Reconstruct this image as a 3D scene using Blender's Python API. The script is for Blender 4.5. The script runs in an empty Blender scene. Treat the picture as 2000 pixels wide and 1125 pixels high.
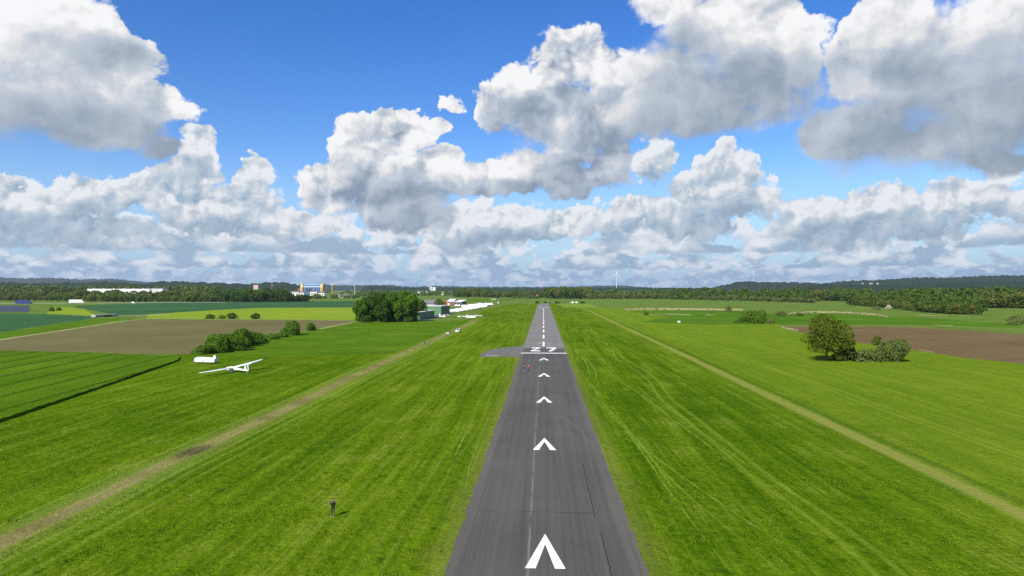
import bpy, bmesh, math, random
import numpy as np
from mathutils import Vector, Matrix

# ------------------------------------------------------------------ camera
CAM_H = 22.0
FPX = 1333.3           # focal length in pixels of a 2000 px wide frame
YAW = math.radians(2.64)   # the camera looks a little left of the runway axis (+Y)
CAM_X = -0.2
scene = bpy.context.scene
col = scene.collection
cam_d = bpy.data.cameras.new('camera')
cam_d.lens = 24.0
cam_d.sensor_width = 36.0
cam_d.clip_start = 0.5
cam_d.clip_end = 60000
cam_o = bpy.data.objects.new('camera', cam_d)
cam_o.location = (CAM_X, 0, CAM_H)
cam_o.rotation_euler = (math.radians(90.09), 0, YAW)
col.objects.link(cam_o)
scene.camera = cam_o

# ------------------------------------------------------------------ exposure
scene.view_settings.view_transform = 'Standard'
scene.view_settings.look = 'None'
scene.view_settings.gamma = 1.0
scene.view_settings.exposure = EXPOSURE = 0.6
scene.cycles.max_bounces = 5
scene.cycles.diffuse_bounces = 2
scene.cycles.glossy_bounces = 2
scene.cycles.transmission_bounces = 2
scene.cycles.volume_bounces = 0
scene.cycles.transparent_max_bounces = 8
scene.cycles.use_adaptive_sampling = True
scene.cycles.adaptive_threshold = 0.016
scene.cycles.use_denoising = False      # the photograph has its own grain; denoising would wash out the grass

# ------------------------------------------------------------------ node expressions
class E:
    """A node output that can be used in arithmetic."""
    def __init__(s, nt, sock): s.nt, s.s = nt, sock
    def _m(s, op, *a, clamp=False):
        n = s.nt.nodes.new('ShaderNodeMath'); n.operation = op; n.use_clamp = clamp
        for i, x in enumerate((s,) + a):
            if isinstance(x, E): s.nt.links.new(x.s, n.inputs[i])
            else: n.inputs[i].default_value = x
        return E(s.nt, n.outputs[0])
    def __add__(s, o): return s._m('ADD', o)
    __radd__ = __add__
    def __mul__(s, o): return s._m('MULTIPLY', o)
    __rmul__ = __mul__
    def __sub__(s, o): return s._m('SUBTRACT', o)
    def __rsub__(s, o): return s._m('MULTIPLY', -1.0)._m('ADD', o)
    def __truediv__(s, o): return s._m('DIVIDE', o)
    def __pow__(s, o): return s._m('POWER', o)
    def abs(s): return s._m('ABSOLUTE')
    def min(s, o): return s._m('MINIMUM', o)
    def max(s, o): return s._m('MAXIMUM', o)
    def clamp(s): return s._m('ADD', 0.0, clamp=True)
    def step(s, a, b, lo=0.0, hi=1.0, kind='SMOOTHSTEP'):
        n = s.nt.nodes.new('ShaderNodeMapRange'); n.interpolation_type = kind
        for k, x in zip((0, 1, 2, 3, 4), (s, a, b, lo, hi)):
            if isinstance(x, E): s.nt.links.new(x.s, n.inputs[k])
            else: n.inputs[k].default_value = x
        return E(s.nt, n.outputs[0])

class V(E):
    def vm(s, op, *a):
        n = s.nt.nodes.new('ShaderNodeVectorMath'); n.operation = op
        for i, x in enumerate((s,) + a):
            if isinstance(x, E): s.nt.links.new(x.s, n.inputs[i])
            else: n.inputs[i].default_value = x
        return n
    def __add__(s, o): return V(s.nt, s.vm('ADD', o).outputs[0])
    def __mul__(s, o): return V(s.nt, s.vm('MULTIPLY', o).outputs[0])
    def muladd(s, m, a): return V(s.nt, s.vm('MULTIPLY_ADD', m, a).outputs[0])
    def dot(s, o): return E(s.nt, s.vm('DOT_PRODUCT', o).outputs[1])
    def xyz(s):
        n = s.nt.nodes.new('ShaderNodeSeparateXYZ'); s.nt.links.new(s.s, n.inputs[0])
        return [E(s.nt, o) for o in n.outputs]

def link(nt, x, sock):
    if isinstance(x, E): nt.links.new(x.s, sock)
    elif isinstance(x, (tuple, list)) and len(x) == 3 and len(sock.default_value) == 4: sock.default_value = (*x, 1)
    else: sock.default_value = x
def vec(nt, x, y, z=0.0):
    n = nt.nodes.new('ShaderNodeCombineXYZ')
    for i, c in enumerate((x, y, z)): link(nt, c, n.inputs[i])
    return V(nt, n.outputs[0])
def noise(p, scale, detail=2.0, rough=0.5, dim='2D', lac=2.0, color=False):
    n = p.nt.nodes.new('ShaderNodeTexNoise'); n.noise_dimensions = dim
    p.nt.links.new(p.s, n.inputs['Vector'])
    n.inputs['Scale'].default_value = scale; n.inputs['Detail'].default_value = detail
    n.inputs['Roughness'].default_value = rough; n.inputs['Lacunarity'].default_value = lac
    return V(p.nt, n.outputs['Color']) if color else E(p.nt, n.outputs[0])
def voronoi(p, scale, detail=0.0, rough=0.5, dim='2D', lac=2.0, feature='F1', out='Distance', smooth=0.5):
    n = p.nt.nodes.new('ShaderNodeTexVoronoi'); n.voronoi_dimensions = dim; n.feature = feature
    p.nt.links.new(p.s, n.inputs['Vector'])
    n.inputs['Scale'].default_value = scale; n.inputs['Detail'].default_value = detail
    n.inputs['Roughness'].default_value = rough; n.inputs['Lacunarity'].default_value = lac
    if feature == 'SMOOTH_F1': n.inputs['Smoothness'].default_value = smooth
    return E(p.nt, n.outputs[out])
def mix(nt, f, a, b):
    n = nt.nodes.new('ShaderNodeMix'); n.data_type = 'RGBA'
    link(nt, f, n.inputs[0]); link(nt, a, n.inputs[6]); link(nt, b, n.inputs[7])
    return V(nt, n.outputs[2])

# ------------------------------------------------------------------ world: Nishita sky with cumulus, and the sun
SUN_EL = math.radians(40)
SUN_FROM = math.radians(180 + 30) + 0   # compass bearing (clockwise from +Y) the sun stands at: behind and to the left
sun_dir = Vector((math.sin(SUN_FROM) * math.cos(SUN_EL), math.cos(SUN_FROM) * math.cos(SUN_EL), math.sin(SUN_EL)))
sun_d = bpy.data.lights.new('sun', 'SUN'); sun_d.energy = 4.8; sun_d.angle = math.radians(0.53); sun_d.color = (1.0, 0.94, 0.84)
sun_o = bpy.data.objects.new('sun', sun_d); col.objects.link(sun_o)
sun_o.rotation_euler = sun_dir.to_track_quat('Z', 'Y').to_euler()

def sky_uv(px, py):
    az = math.atan((px - 1000) / FPX)
    return az, (564.5 - py) / FPX * math.cos(az)
def build_world():
    w = bpy.data.worlds.new('World'); scene.world = w; w.use_nodes = True
    nt = w.node_tree; nt.nodes.clear()
    tc = nt.nodes.new('ShaderNodeTexCoord')
    d = V(nt, tc.outputs['Generated'])
    x, y, z = d.xyz()
    c, s = math.cos(YAW), math.sin(YAW)
    xr, yf = x * c + y * s, y * c - x * s                   # right and forward of the camera heading
    u = xr._m('ARCTAN2', yf)
    rho = (xr * xr + yf * yf)._m('SQRT').max(0.02)
    v = z / rho
    STR = 0.1
    S = 1.0 / STR / 2 ** EXPOSURE        # cloud brightness: 1.0 is the white of the picture
    def bg(c):
        n = nt.nodes.new('ShaderNodeBackground'); n.inputs['Strength'].default_value = STR
        link(nt, c, n.inputs['Color']); return n.outputs[0]
    def over(f, a, b):                      # closure b over closure a
        n = nt.nodes.new('ShaderNodeMixShader'); link(nt, f, n.inputs[0])
        nt.links.new(a, n.inputs[1]); nt.links.new(b, n.inputs[2]); return n.outputs[0]
    # the clear sky
    sk = nt.nodes.new('ShaderNodeTexSky'); sk.sky_type = 'NISHITA'; sk.sun_disc = False
    sk.sun_elevation = SUN_EL; sk.sun_rotation = SUN_FROM
    sk.altitude = 100; sk.air_density = 1.0; sk.dust_density = 0.3; sk.ozone_density = 3.0
    hs = nt.nodes.new('ShaderNodeHueSaturation'); hs.inputs['Hue'].default_value = 0.515; hs.inputs['Saturation'].default_value = 1.36; hs.inputs['Value'].default_value = 1.08
    nt.links.new(sk.outputs[0], hs.inputs['Color'])
    sky = V(nt, hs.outputs[0])
    sky_h = (0.33 * S, 0.53 * S, 0.80 * S)          # the hazy air low over the horizon
    out = bg(mix(nt, v.step(0.0, 0.2, 0.85, 0.0), sky, sky_h))

    # the pattern of large clouds repeats round the compass with other noise
    per = math.pi / 2
    uw = ((u + per / 2)._m('FLOORED_MODULO', per)) - per / 2
    P = vec(nt, uw, v)
    Q0 = vec(nt, u, v)
    warp2 = noise(Q0, 9.0, 3.0, 0.55, color=True) + (-0.5, -0.5, 0)
    warp3 = noise(Q0, 44.0, 3.0, 0.6, color=True) + (-0.5, -0.5, 0)
    Pw = warp3.muladd((0.016, 0.016, 0), warp2.muladd((0.05, 0.045, 0), P))
    Qw = warp3.muladd((0.008, 0.008, 0), warp2.muladd((0.03, 0.03, 0), Q0))

    def blobs(p, lst):
        acc = None
        for (px, py, rx, ry, *st) in lst:
            a, b = sky_uv(px, py)
            ca = math.cos(a)
            ra, rb = rx / FPX * ca * ca, ry / FPX * ca
            q = p.muladd((1 / ra, 1 / rb, 0), (-a / ra, -b / rb, 0))
            e = q.dot(q) + (1 - st[0]) if st else q.dot(q)
            acc = e if acc is None else acc.min(e)
        return 1.0 - acc

    def puffs(p, scale, detail, rough=0.5):
        dd = voronoi(p, scale, detail, rough, lac=2.15)
        return 1.0 - dd * dd * (1.0 / (1 + rough) ** 2 if detail else 1.6)

    def comp(base, lst, mass, seed, scale=15.0, amp=0.9, off=0.0, soft=0.35, lit=(.95, .955, .965), mid=(.52, .58, .67), dark=(.22, .29, .40),
             light=2.1, shadow=0.75, thick=0.55, detail=3.0, haze=0.0, sh_lo=-1.0, sh_hi=1.1, lift=0.04):
        pn = Qw + (seed * 3.17, seed * 1.71, 0)
        b1 = puffs(pn, scale, detail)
        b2 = puffs(pn + (-0.011 * 15 / scale, 0.017 * 15 / scale, 0), scale, detail - 1)
        D = blobs(Pw, lst)
        Dup = blobs(Pw + (-0.008, lift, 0), lst)                     # how much cloud stands above, towards the sun
        big = noise(pn, scale * 0.55, 1.0)
        wl = noise(pn, scale * 1.9, 5.0, 0.64) - 0.5
        T = D.min(1.0) * 0.8 + (b1 - 0.45) * amp + wl * (amp * 1.9) + off
        under = (Dup - D).step(-0.5, 0.5)
        alpha = T.step(0.0, under * (soft * 1.1) + big.step(0.36, 0.62, soft * 0.35, soft * 1.3))
        wl2 = noise(pn + (-0.0045 * 15 / scale, 0.0070 * 15 / scale, 0), scale * 1.9, 4.0, 0.6) - 0.5
        relief = (b1 - b2) * light + wl * 0.45 + (wl - wl2) * 1.15
        sh = (blobs(Pw, mass) + (b1 - 0.45) * 0.5 + wl * 0.7).step(sh_lo, sh_hi) * shadow
        sh = (sh + (Dup + wl * 0.5).step(-0.4, 1.0) * 0.42).min(1.05)
        lam = (1.10 - sh) + relief * (1.0 - sh * 0.45) + (big - 0.5) * 0.3
        colr = mix(nt, lam.step(-0.35, 0.6), dark, mid)
        colr = mix(nt, lam.step(0.42, 1.0), colr, tuple(k * 0.84 for k in lit))
        colr = mix(nt, lam.step(0.85, 1.28), colr, lit)
        colr = mix(nt, haze, colr * (S, S, S), sky_h)
        return over(alpha, base, bg(colr))

    # ---- distant rows of cumulus: each shell is a ring of clouds at its own distance with a flat base
    low = out
    for i, (vb, hgt, fr, cov, hz, seed) in enumerate(((0.003, 0.018, 24.0, 0.51, .52, 1.3), (0.013, 0.028, 18.0, 0.515, .36, 5.1), (0.030, 0.040, 12.0, 0.52, .2, 9.7), (0.052, 0.05, 8.0, 0.485, .12, 14.2))):
        q = Qw.muladd((0.75, 1.3, 0), (seed, seed * 0.37, 0))
        h = (v - vb) / hgt
        body = noise(vec(nt, u * fr + seed * 10, v * fr * 1.5), 1.0, 2.0, 0.6)
        pf = puffs(q, fr * 2.0, 2.0)
        pf2 = puffs(q + (-0.2 / fr, 0.3 / fr, 0), fr * 2.0, 1.0)
        wl = noise(q, fr * 5.0, 4.0, 0.62) - 0.5
        T = (body - 1 + cov) * 4.0 + (pf - 0.45) * 0.6 + wl * 1.1 - h * 0.55 + 0.3
        T = T.min(h * 3.0 + wl * 0.8 + 0.25)
        lam = h * 0.75 + 0.17 + (pf - pf2) * 1.5 + wl * 0.9 + (body - 0.5) * 0.8
        colr = mix(nt, lam.step(0.05, 0.95), (.35, .47, .60), (.93, .94, .95)) * (S, S, S)
        low = over(T.step(0.0, 0.28), low, bg(mix(nt, hz, colr, sky_h)))
    out = over(v.step(0.15, 0.1501), low, out)

    # ---- the banks and towers one can tell apart
    bank = [(40, 410, 150, 50), (190, 385, 120, 42), (320, 375, 100, 40), (160, 450, 180, 36), (430, 420, 90, 40), (560, 440, 110, 30),
            (1000, 445, 150, 36), (900, 462, 80, 36), (1110, 432, 70, 34), (1245, 425, 66, 36), (1350, 445, 90, 30),
            (1600, 415, 100, 36), (1740, 405, 110, 40), (1880, 392, 110, 36), (1980, 400, 80, 32), (1700, 445, 220, 32),
            (1282, 318, 44, 52), (1425, 345, 78, 48), (1420, 303, 24, 34), (1375, 392, 70, 46), (1450, 395, 66, 44),
            (492, 345, 36, 42), (480, 395, 60, 40), (395, 402, 44, 44), (340, 400, 60, 36), (385, 300, 46, 44), (350, 335, 70, 24)]
    bank_m = [(40, 455, 170, 40), (220, 430, 130, 30), (430, 455, 130, 28), (1000, 480, 180, 34), (1250, 465, 90, 34), (1420, 440, 90, 36), (1650, 460, 160, 34), (1880, 440, 170, 36), (1290, 370, 50, 30), (340, 330, 60, 22)]
    out = comp(out, bank, bank_m, 2.0, scale=24, amp=0.9, soft=0.3, shadow=0.62, lift=0.028, haze=0.1, lit=(.9, .915, .93), mid=(.53, .61, .69), dark=(.30, .40, .50))
    centre = [(780, 262, 66, 56), (697, 285, 52, 54), (832, 325, 70, 46), (640, 370, 68, 52), (755, 365, 130, 84), (790, 425, 96, 40), (880, 350, 70, 32),
              (965, 348, 120, 34), (1030, 325, 70, 32), (1110, 340, 120, 44), (1190, 310, 60, 66), (1120, 290, 80, 40),
              (1110, 110, 84, 62), (1190, 140, 76, 62), (1035, 165, 62, 58), (985, 205, 52, 56), (1085, 225, 110, 74), (1160, 240, 100, 70), (882, 205, 46, 26, .12), (850, 245, 30, 30, .1)]
    centre_m = [(790, 420, 130, 70), (1010, 380, 130, 26), (1150, 350, 120, 60), (1010, 240, 60, 60), (1230, 250, 120, 70), (1110, 190, 34, 40)]
    out = comp(out, centre, centre_m, 11.0, scale=14, amp=0.75, soft=0.26, shadow=0.68, mid=(.54, .60, .69), dark=(.26, .33, .43))
    grey = [(1320, 165, 130, 92), (1450, 165, 150, 96), (1270, 200, 100, 66), (1505, 70, 96, 74), (1400, 60, 110, 66), (1310, 5, 80, 40), (1560, 130, 56, 46), (1410, 225, 180, 38),
            (1800, 130, 190, 120), (1930, 190, 190, 140), (1700, 255, 120, 74), (1850, 275, 220, 66), (1640, 255, 90, 52), (1740, 50, 90, 66), (1960, 50, 150, 90), (1690, 140, 70, 66), (1920, 310, 150, 36),
            (40, 50, 220, 110), (150, 145, 190, 110), (270, 200, 110, 66), (20, 190, 170, 90), (170, 240, 190, 46), (310, 292, 56, 22)]
    grey_m = [(1420, 225, 230, 95), (1370, 90, 80, 60, .35), (1870, 290, 300, 150), (1850, 140, 190, 90, .3), (180, 275, 240, 70), (225, 105, 120, 50, .2)]
    out = comp(out, grey, grey_m, 17.0, scale=9.0, amp=0.65, soft=0.5, off=0.12, light=1.5, shadow=0.82, detail=3.0, lift=0.06, mid=(.54, .60, .68), dark=(.29, .36, .45))
    # ---- broken cloud overhead, above the frame; below the horizon only the hazy air
    k = z.max(0.05)
    pl = vec(nt, x / k, y / k)
    top = over(noise(pl, 0.9, 4.0, 0.6).step(0.5, 0.66), bg(sky), bg((0.62 * S, 0.66 * S, 0.73 * S)))
    out = over(v.step(0.46, 0.62), out, top)
    out = over(v.step(-0.0202, -0.02), bg(sky_h), out)
    o = nt.nodes.new('ShaderNodeOutputWorld'); nt.links.new(out, o.inputs['Surface'])
    w.cycles.sampling_method = 'NONE'
build_world()
# ------------------------------------------------------------------ helpers
FW = Vector((-math.sin(YAW), math.cos(YAW), 0)); RT = Vector((math.cos(YAW), math.sin(YAW), 0))
def at(px, py, z=0.0):
    """World point at height z on the line of sight that the photograph gives for (px, py)."""
    d = (CAM_H - z) * FPX / (py - 564.5)
    p = FW * d + RT * ((px - 1000) / FPX * d)
    return Vector((p.x + CAM_X, p.y, z))
def off(px, d, z=0.0):
    """World point seen at column px at distance d ahead of the camera."""
    p = FW * d + RT * ((px - 1000) / FPX * d)
    return Vector((p.x + CAM_X, p.y, z))
def top_z(py, d): return CAM_H + (564.5 - py) / FPX * d

def tag(o, label=None, cat=None, group=None, kind=None):
    if label: o['label'] = label
    if cat: o['category'] = cat
    if group: o['group'] = group
    if kind: o['kind'] = kind
    return o
def empty(name, loc=(0, 0, 0), rz=0.0):
    o = bpy.data.objects.new(name, None); o.location = loc; o.rotation_euler = (0, 0, rz); o.empty_display_size = 0.5
    col.objects.link(o); return o
def obj(name, me, parent=None, loc=None, rz=0.0):
    o = bpy.data.objects.new(name, me); col.objects.link(o)
    if parent: o.parent = parent
    if loc is not None: o.location = loc
    o.rotation_euler[2] = rz
    return o
def copy_tree(o, parent=None):
    c = o.copy(); col.objects.link(c); c.parent = parent
    for ch in kids.get(o.name, ()): copy_tree(ch, c)
    return c
kids = {}
def index_kids():
    kids.clear()
    for o in col.objects:
        if o.parent: kids.setdefault(o.parent.name, []).append(o)

class MB:
    """Collects simple shapes and links them as one mesh."""
    def __init__(s): s.v, s.f, s.mi, s.m = [], [], [], 0
    def add(s, vs, fs):
        n = len(s.v); s.v += [tuple(v) for v in vs]; s.f += [tuple(i + n for i in f) for f in fs]; s.mi += [s.m] * len(fs); return s
    def box(s, x0, y0, z0, x1, y1, z1, taper=0.0):
        t = taper
        return s.add([(x0, y0, z0), (x1, y0, z0), (x1, y1, z0), (x0, y1, z0), (x0 + t, y0 + t, z1), (x1 - t, y0 + t, z1), (x1 - t, y1 - t, z1), (x0 + t, y1 - t, z1)],
                     [(3, 2, 1, 0), (4, 5, 6, 7), (0, 1, 5, 4), (1, 2, 6, 5), (2, 3, 7, 6), (3, 0, 4, 7)])
    def prism(s, prof, a, b, axis='x'):
        """Closed profile [(p, z)] swept from a to b along axis."""
        n = len(prof)
        mk = (lambda t, p, z: (t, p, z)) if axis == 'x' else (lambda t, p, z: (p, t, z))
        vs = [mk(a, p, z) for p, z in prof] + [mk(b, p, z) for p, z in prof]
        fs = [tuple(range(n)), tuple(range(2 * n - 1, n - 1, -1))] + [(i, i + n, (i + 1) % n + n, (i + 1) % n) for i in range(n)]
        return s.add(vs, fs)
    def tube(s, pts, r, n=8, cap=True):
        """Tube through pts; r a radius or one per point."""
        pts = [Vector(p) for p in pts]; rr = r if isinstance(r, (list, tuple)) else [r] * len(pts)
        vs, fs = [], []
        for i, p in enumerate(pts):
            t = (pts[min(i + 1, len(pts) - 1)] - pts[max(i - 1, 0)]).normalized()
            a = t.orthogonal().normalized() if abs(t.z) > 0.9 else t.cross(Vector((0, 0, 1))).normalized()
            b = t.cross(a)
            for k in range(n):
                q = p + (a * math.cos(2 * math.pi * k / n) + b * math.sin(2 * math.pi * k / n)) * rr[i]
                vs.append(q)
        for i in range(len(pts) - 1):
            for k in range(n): fs.append((i * n + k, i * n + (k + 1) % n, (i + 1) * n + (k + 1) % n, (i + 1) * n + k))
        if cap: fs += [tuple(range(n - 1, -1, -1)), tuple(range((len(pts) - 1) * n, len(pts) * n))]
        return s.add(vs, fs)
    def rings(s, rings, cap=True):
        """Loft through rings of equal length."""
        n = len(rings[0]); vs = [p for r in rings for p in r]
        fs = [(i * n + k, i * n + (k + 1) % n, (i + 1) * n + (k + 1) % n, (i + 1) * n + k) for i in range(len(rings) - 1) for k in range(n)]
        if cap: fs += [tuple(range(n - 1, -1, -1)), tuple(range((len(rings) - 1) * n, len(rings) * n))]
        return s.add(vs, fs)
    def mesh(s, name, mats, smooth=False):
        me = bpy.data.meshes.new(name); me.from_pydata(s.v, [], s.f); me.update()
        for m in (mats if isinstance(mats, (list, tuple)) else [mats]): me.materials.append(m)
        if any(s.mi): me.polygons.foreach_set('material_index', s.mi)
        bm = bmesh.new(); bm.from_mesh(me); bmesh.ops.recalc_face_normals(bm, faces=bm.faces); bm.to_mesh(me); bm.free()
        if smooth: me.polygons.foreach_set('use_smooth', [True] * len(me.polygons))
        return me
    def build(s, name, mats, parent=None, loc=None, rz=0.0, smooth=False):
        return obj(name, s.mesh(name, mats, smooth), parent, loc, rz)

def np_mesh(name, verts, faces, mats, mat_index=None, smooth=False):
    """Quads or triangles from numpy arrays, fast."""
    me = bpy.data.meshes.new(name); n, k = faces.shape
    me.vertices.add(len(verts)); me.vertices.foreach_set('co', verts.astype(np.float32).ravel())
    me.loops.add(n * k); me.loops.foreach_set('vertex_index', faces.astype(np.int32).ravel())
    me.polygons.add(n); me.polygons.foreach_set('loop_start', np.arange(0, n * k, k, dtype=np.int32))
    me.polygons.foreach_set('loop_total', np.full(n, k, dtype=np.int32))
    for m in (mats if isinstance(mats, (list, tuple)) else [mats]): me.materials.append(m)
    if mat_index is not None: me.polygons.foreach_set('material_index', mat_index.astype(np.int32))
    if smooth: me.polygons.foreach_set('use_smooth', np.ones(n, dtype=bool))
    me.update(calc_edges=True); return me

# ------------------------------------------------------------------ materials
def material(name, fn=None, color=(.5, .5, .5), rough=0.7, metal=0.0, spec=0.5):
    m = bpy.data.materials.new(name); m.use_nodes = True; nt = m.node_tree
    b = nt.nodes['Principled BSDF']
    b.inputs['Base Color'].default_value = (*color, 1); b.inputs['Roughness'].default_value = rough
    b.inputs['Metallic'].default_value = metal; b.inputs['Specular IOR Level'].default_value = spec
    if fn: fn(nt, b)
    return m
def pos(nt): return V(nt, nt.nodes.new('ShaderNodeNewGeometry').outputs['Position'])
def local(nt): return V(nt, nt.nodes.new('ShaderNodeTexCoord').outputs['Object'])
def bump(nt, b, h, strength, dist=0.1):
    n = nt.nodes.new('ShaderNodeBump'); n.inputs['Strength'].default_value = strength; n.inputs['Distance'].default_value = dist
    link(nt, h, n.inputs['Height']); nt.links.new(n.outputs[0], b.inputs['Normal'])
def plain(name, color, rough=0.6, var=0.12, scale=1.5, metal=0.0, spec=0.5):
    """One colour with a little grime."""
    def fn(nt, b):
        p = local(nt)
        f = noise(p, scale, 4.0, 0.6, dim='3D').step(0.3, 0.7, 1 - var, 1 + var * 0.4, 'LINEAR')
        link(nt, V(nt, mix(nt, 0.0, color, color).s) * vec(nt, f, f, f), b.inputs['Base Color'])
    return material(name, fn, color, rough, metal, spec)

def grass_fn(airfield):
    def fn(nt, b):
        p = pos(nt); X, Y, _ = p.xyz()
        big = noise(p, 0.012, 3.0, 0.55)
        mid = noise(p, 0.11, 4.0, 0.6)
        st = vec(nt, X * 0.42, Y * 0.018)
        streak = noise(st, 1.0, 4.0, 0.62)                      # mown swaths run along the strip
        fstreak = noise(vec(nt, X * 2.6, Y * 0.03), 1.0, 2.0, 0.6)
        fine = noise(p, 1.6, 5.0, 0.7)
        tuft = noise(vec(nt, X * 0.9 + Y * 0.35, Y * 0.5 - X * 0.2), 1.0, 4.0, 0.65)
        f = (big - 0.5) * 0.9 + (mid - 0.5) * 0.7 + (fstreak - 0.5) * 0.7 + (streak - 0.5) * 1.5 + (fine - 0.5) * 1.5 + (tuft - 0.5) * 1.2
        c = mix(nt, f.step(-0.55, 0.62, kind='LINEAR'), (.034, .082, .002), (.122, .194, .006))
        dry = ((mid - 0.5) * 1.2 + (fstreak - 0.5) * 1.1 + (fine - 0.5) * 0.8 + (streak - 0.5) * 0.8).step(0.1, 0.65)
        c = mix(nt, dry * 0.6, c, (.185, .20, .045))
        # dark coarse tussocks
        tus = (noise(p, 0.55, 3.0, 0.7) + (fine - 0.5) * 0.35).step(0.63, 0.72)
        c = mix(nt, tus * 0.7, c, (.013, .048, .002))
        if airfield:
            right = X.step(30.0, 60.0)
            c = mix(nt, right * 0.4, c, (.16, .235, .018))
            # verge beside the asphalt: thin, dry, patchy
            ax = X.abs()
            verge = (ax + (mid - 0.5) * 5.0 + (fine - 0.5) * 3.0).step(7.6, 10.5, 1.0, 0.0)
            c = mix(nt, verge * 0.42, c, (.17, .175, .045))
            soil = ((fine - 0.5) * 1.4 + (mid - 0.5) * 1.4 + verge * 0.55).step(0.55, 0.85) * Y.step(150.0, 60.0)
            c = mix(nt, soil * 0.6, c, (.10, .082, .045))
            # worn track on the left, beaten earth in the middle
            w = (noise(vec(nt, Y * 0.013, 3.3), 1.0, 3.0, 0.5) - 0.5) * 3.0
            dl = (X + 47.6 + w).abs()
            strip = (dl + (fstreak - 0.5) * 2.6 + (fine - 0.5) * 1.2).step(2.0, 4.2, 1.0, 0.0)
            c = mix(nt, strip * 0.5 * Y.step(560.0, 470.0), c, (.165, .21, .04))
            rut = (dl - 0.6).abs()
            core = (rut + (fine - 0.5) * 1.6 + (mid - 0.5) * 1.2 + (fstreak - 0.5) * 1.2).step(0.22, 0.95, 1.0, 0.0) * Y.step(510.0, 440.0)
            earth = mix(nt, mid.step(0.35, 0.65), (.15, .132, .046), (.235, .20, .085))
            mud = vec(nt, (X + 47.6) / 2.0, (Y - 91.0) / 4.0)
            mudm = (mud.dot(mud)._m('SQRT') + (fine - 0.5) * 1.6).step(0.5, 1.2, 1.0, 0.0)
            earth = mix(nt, mudm * 0.85, earth, (.05, .042, .026))
            c = mix(nt, core.max(mudm * 0.8) * 0.92, c, earth)
            for k, xx in enumerate((-51.2, -44.2, -42.6, -40.6)):
                ln = ((X - xx + w * 0.9).abs() + (fstreak - 0.5) * 0.5 + (fine - 0.5) * 0.5).step(0.12, 0.5, 1.0, 0.0)
                c = mix(nt, ln * (0.5, 0.55, 0.4, 0.3)[k] * Y.step(480.0, 420.0), c, (.16, .25, .035))
            # the driven strip on the right, with the long grass edge beyond it
            w2 = (noise(vec(nt, Y * 0.006, 9.1), 1.0, 2.0, 0.5) - 0.5) * 1.4
            dr = X - 46.4 + w2
            lane = (dr.abs() + (fstreak - 0.5) * 1.2 + (fine - 0.5) * 1.1).step(0.7, 1.7, 1.0, 0.0)
            c = mix(nt, lane * 0.68, c, (.22, .23, .055))
            edge = ((dr - 2.6).abs() + (fine - 0.5) * 1.2).step(0.2, 1.0, 1.0, 0.0)
            c = mix(nt, edge * 0.5, c, (.03, .07, .008))
            for k, xx in enumerate((24.0, 26.3, 62.0, 64.0, 83.0)):
                wv = (noise(vec(nt, Y * 0.01, 5.0 + k * 0.03), 1.0, 2.0, 0.5) - 0.5) * (9.0 if k < 2 else 5.0)
                ln = ((X - xx + wv).abs() + (fine - 0.5) * 0.5).step(0.12, 0.5, 1.0, 0.0)
                c = mix(nt, ln * 0.32, c, (.2, .28, .03))
            for k, xx in enumerate((-11.5, -13.3, -18.0, -20.0, -29.0)):
                wv = (noise(vec(nt, Y * 0.012, 15.0 + k * 0.03), 1.0, 2.0, 0.5) - 0.5) * 6.0
                ln = ((X - xx + wv).abs() + (fine - 0.5) * 0.5).step(0.1, 0.45, 1.0, 0.0)
                c = mix(nt, ln * 0.2, c, (.19, .25, .03))
        link(nt, c, b.inputs['Base Color'])
        bump(nt, b, fine + tuft * 0.8, 0.9, 0.22)
    return fn
M = {}
M['airfield'] = material('mown_grass', grass_fn(True), rough=1.0, spec=0.0)
def field_mat(name, c1, c2, c3, row=None, row_dir=0.0, amt=0.5, scale=0.05, bumpd=0.3, row_amt=0.3, row_w=(0.35, 1.3)):
    def fn(nt, b):
        p = pos(nt); X, Y, _ = p.xyz()
        a, s = math.cos(row_dir), math.sin(row_dir)
        A = X * a + Y * s; B = Y * a - X * s
        big = noise(p, scale, 4.0, 0.6)
        st = noise(vec(nt, A * 0.25, B * 0.008), 1.0, 4.0, 0.62)
        fine = noise(p, 1.2, 5.0, 0.7)
        f = (big - 0.5) * 1.5 + (st - 0.5) * 1.3 + (fine - 0.5) * 0.9
        c = mix(nt, f.step(-0.6, 0.6, kind='LINEAR'), c1, c2)
        c = mix(nt, ((big - 0.5) * 1.0 + (st - 0.5) * 1.2 + (fine - 0.5)).step(0.15, 0.6) * amt, c, c3)
        if row:
            r = (A * (2 * math.pi / row))._m('SINE') + (fine - 0.5) * 1.5
            c = mix(nt, r.step(*row_w) * row_amt, c, tuple(k * 0.6 for k in c1))
        link(nt, c, b.inputs['Base Color']); bump(nt, b, fine, 0.9, bumpd)
    return material(name, fn, rough=1.0, spec=0.02)
M['meadow'] = field_mat('meadow', (.062, .116, .012), (.130, .188, .030), (.18, .20, .06), row_dir=0.9)
M['lush'] = field_mat('lush_meadow', (.038, .092, .001), (.092, .172, .005), (.12, .19, .015), row_dir=-1.2)
M['crop'] = field_mat('young_corn', (.040, .096, .001), (.088, .165, .003), (.12, .19, .01), row=10.0, row_dir=0.15, scale=0.03, row_amt=0.9, row_w=(0.7, 1.1))
M['teal'] = field_mat('winter_wheat', (.022, .075, .026), (.045, .115, .038), (.06, .13, .04), row=20.0, row_dir=1.2, scale=0.01)
M['bright'] = field_mat('bright_hay_meadow', (.145, .225, .012), (.21, .28, .018), (.24, .30, .03), row=14.0, row_dir=-1.35, scale=0.012)
M['brown'] = field_mat('stubble_soil', (.092, .088, .030), (.155, .138, .062), (.085, .12, .020), row_dir=-1.35, amt=0.95, scale=0.02)
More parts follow.
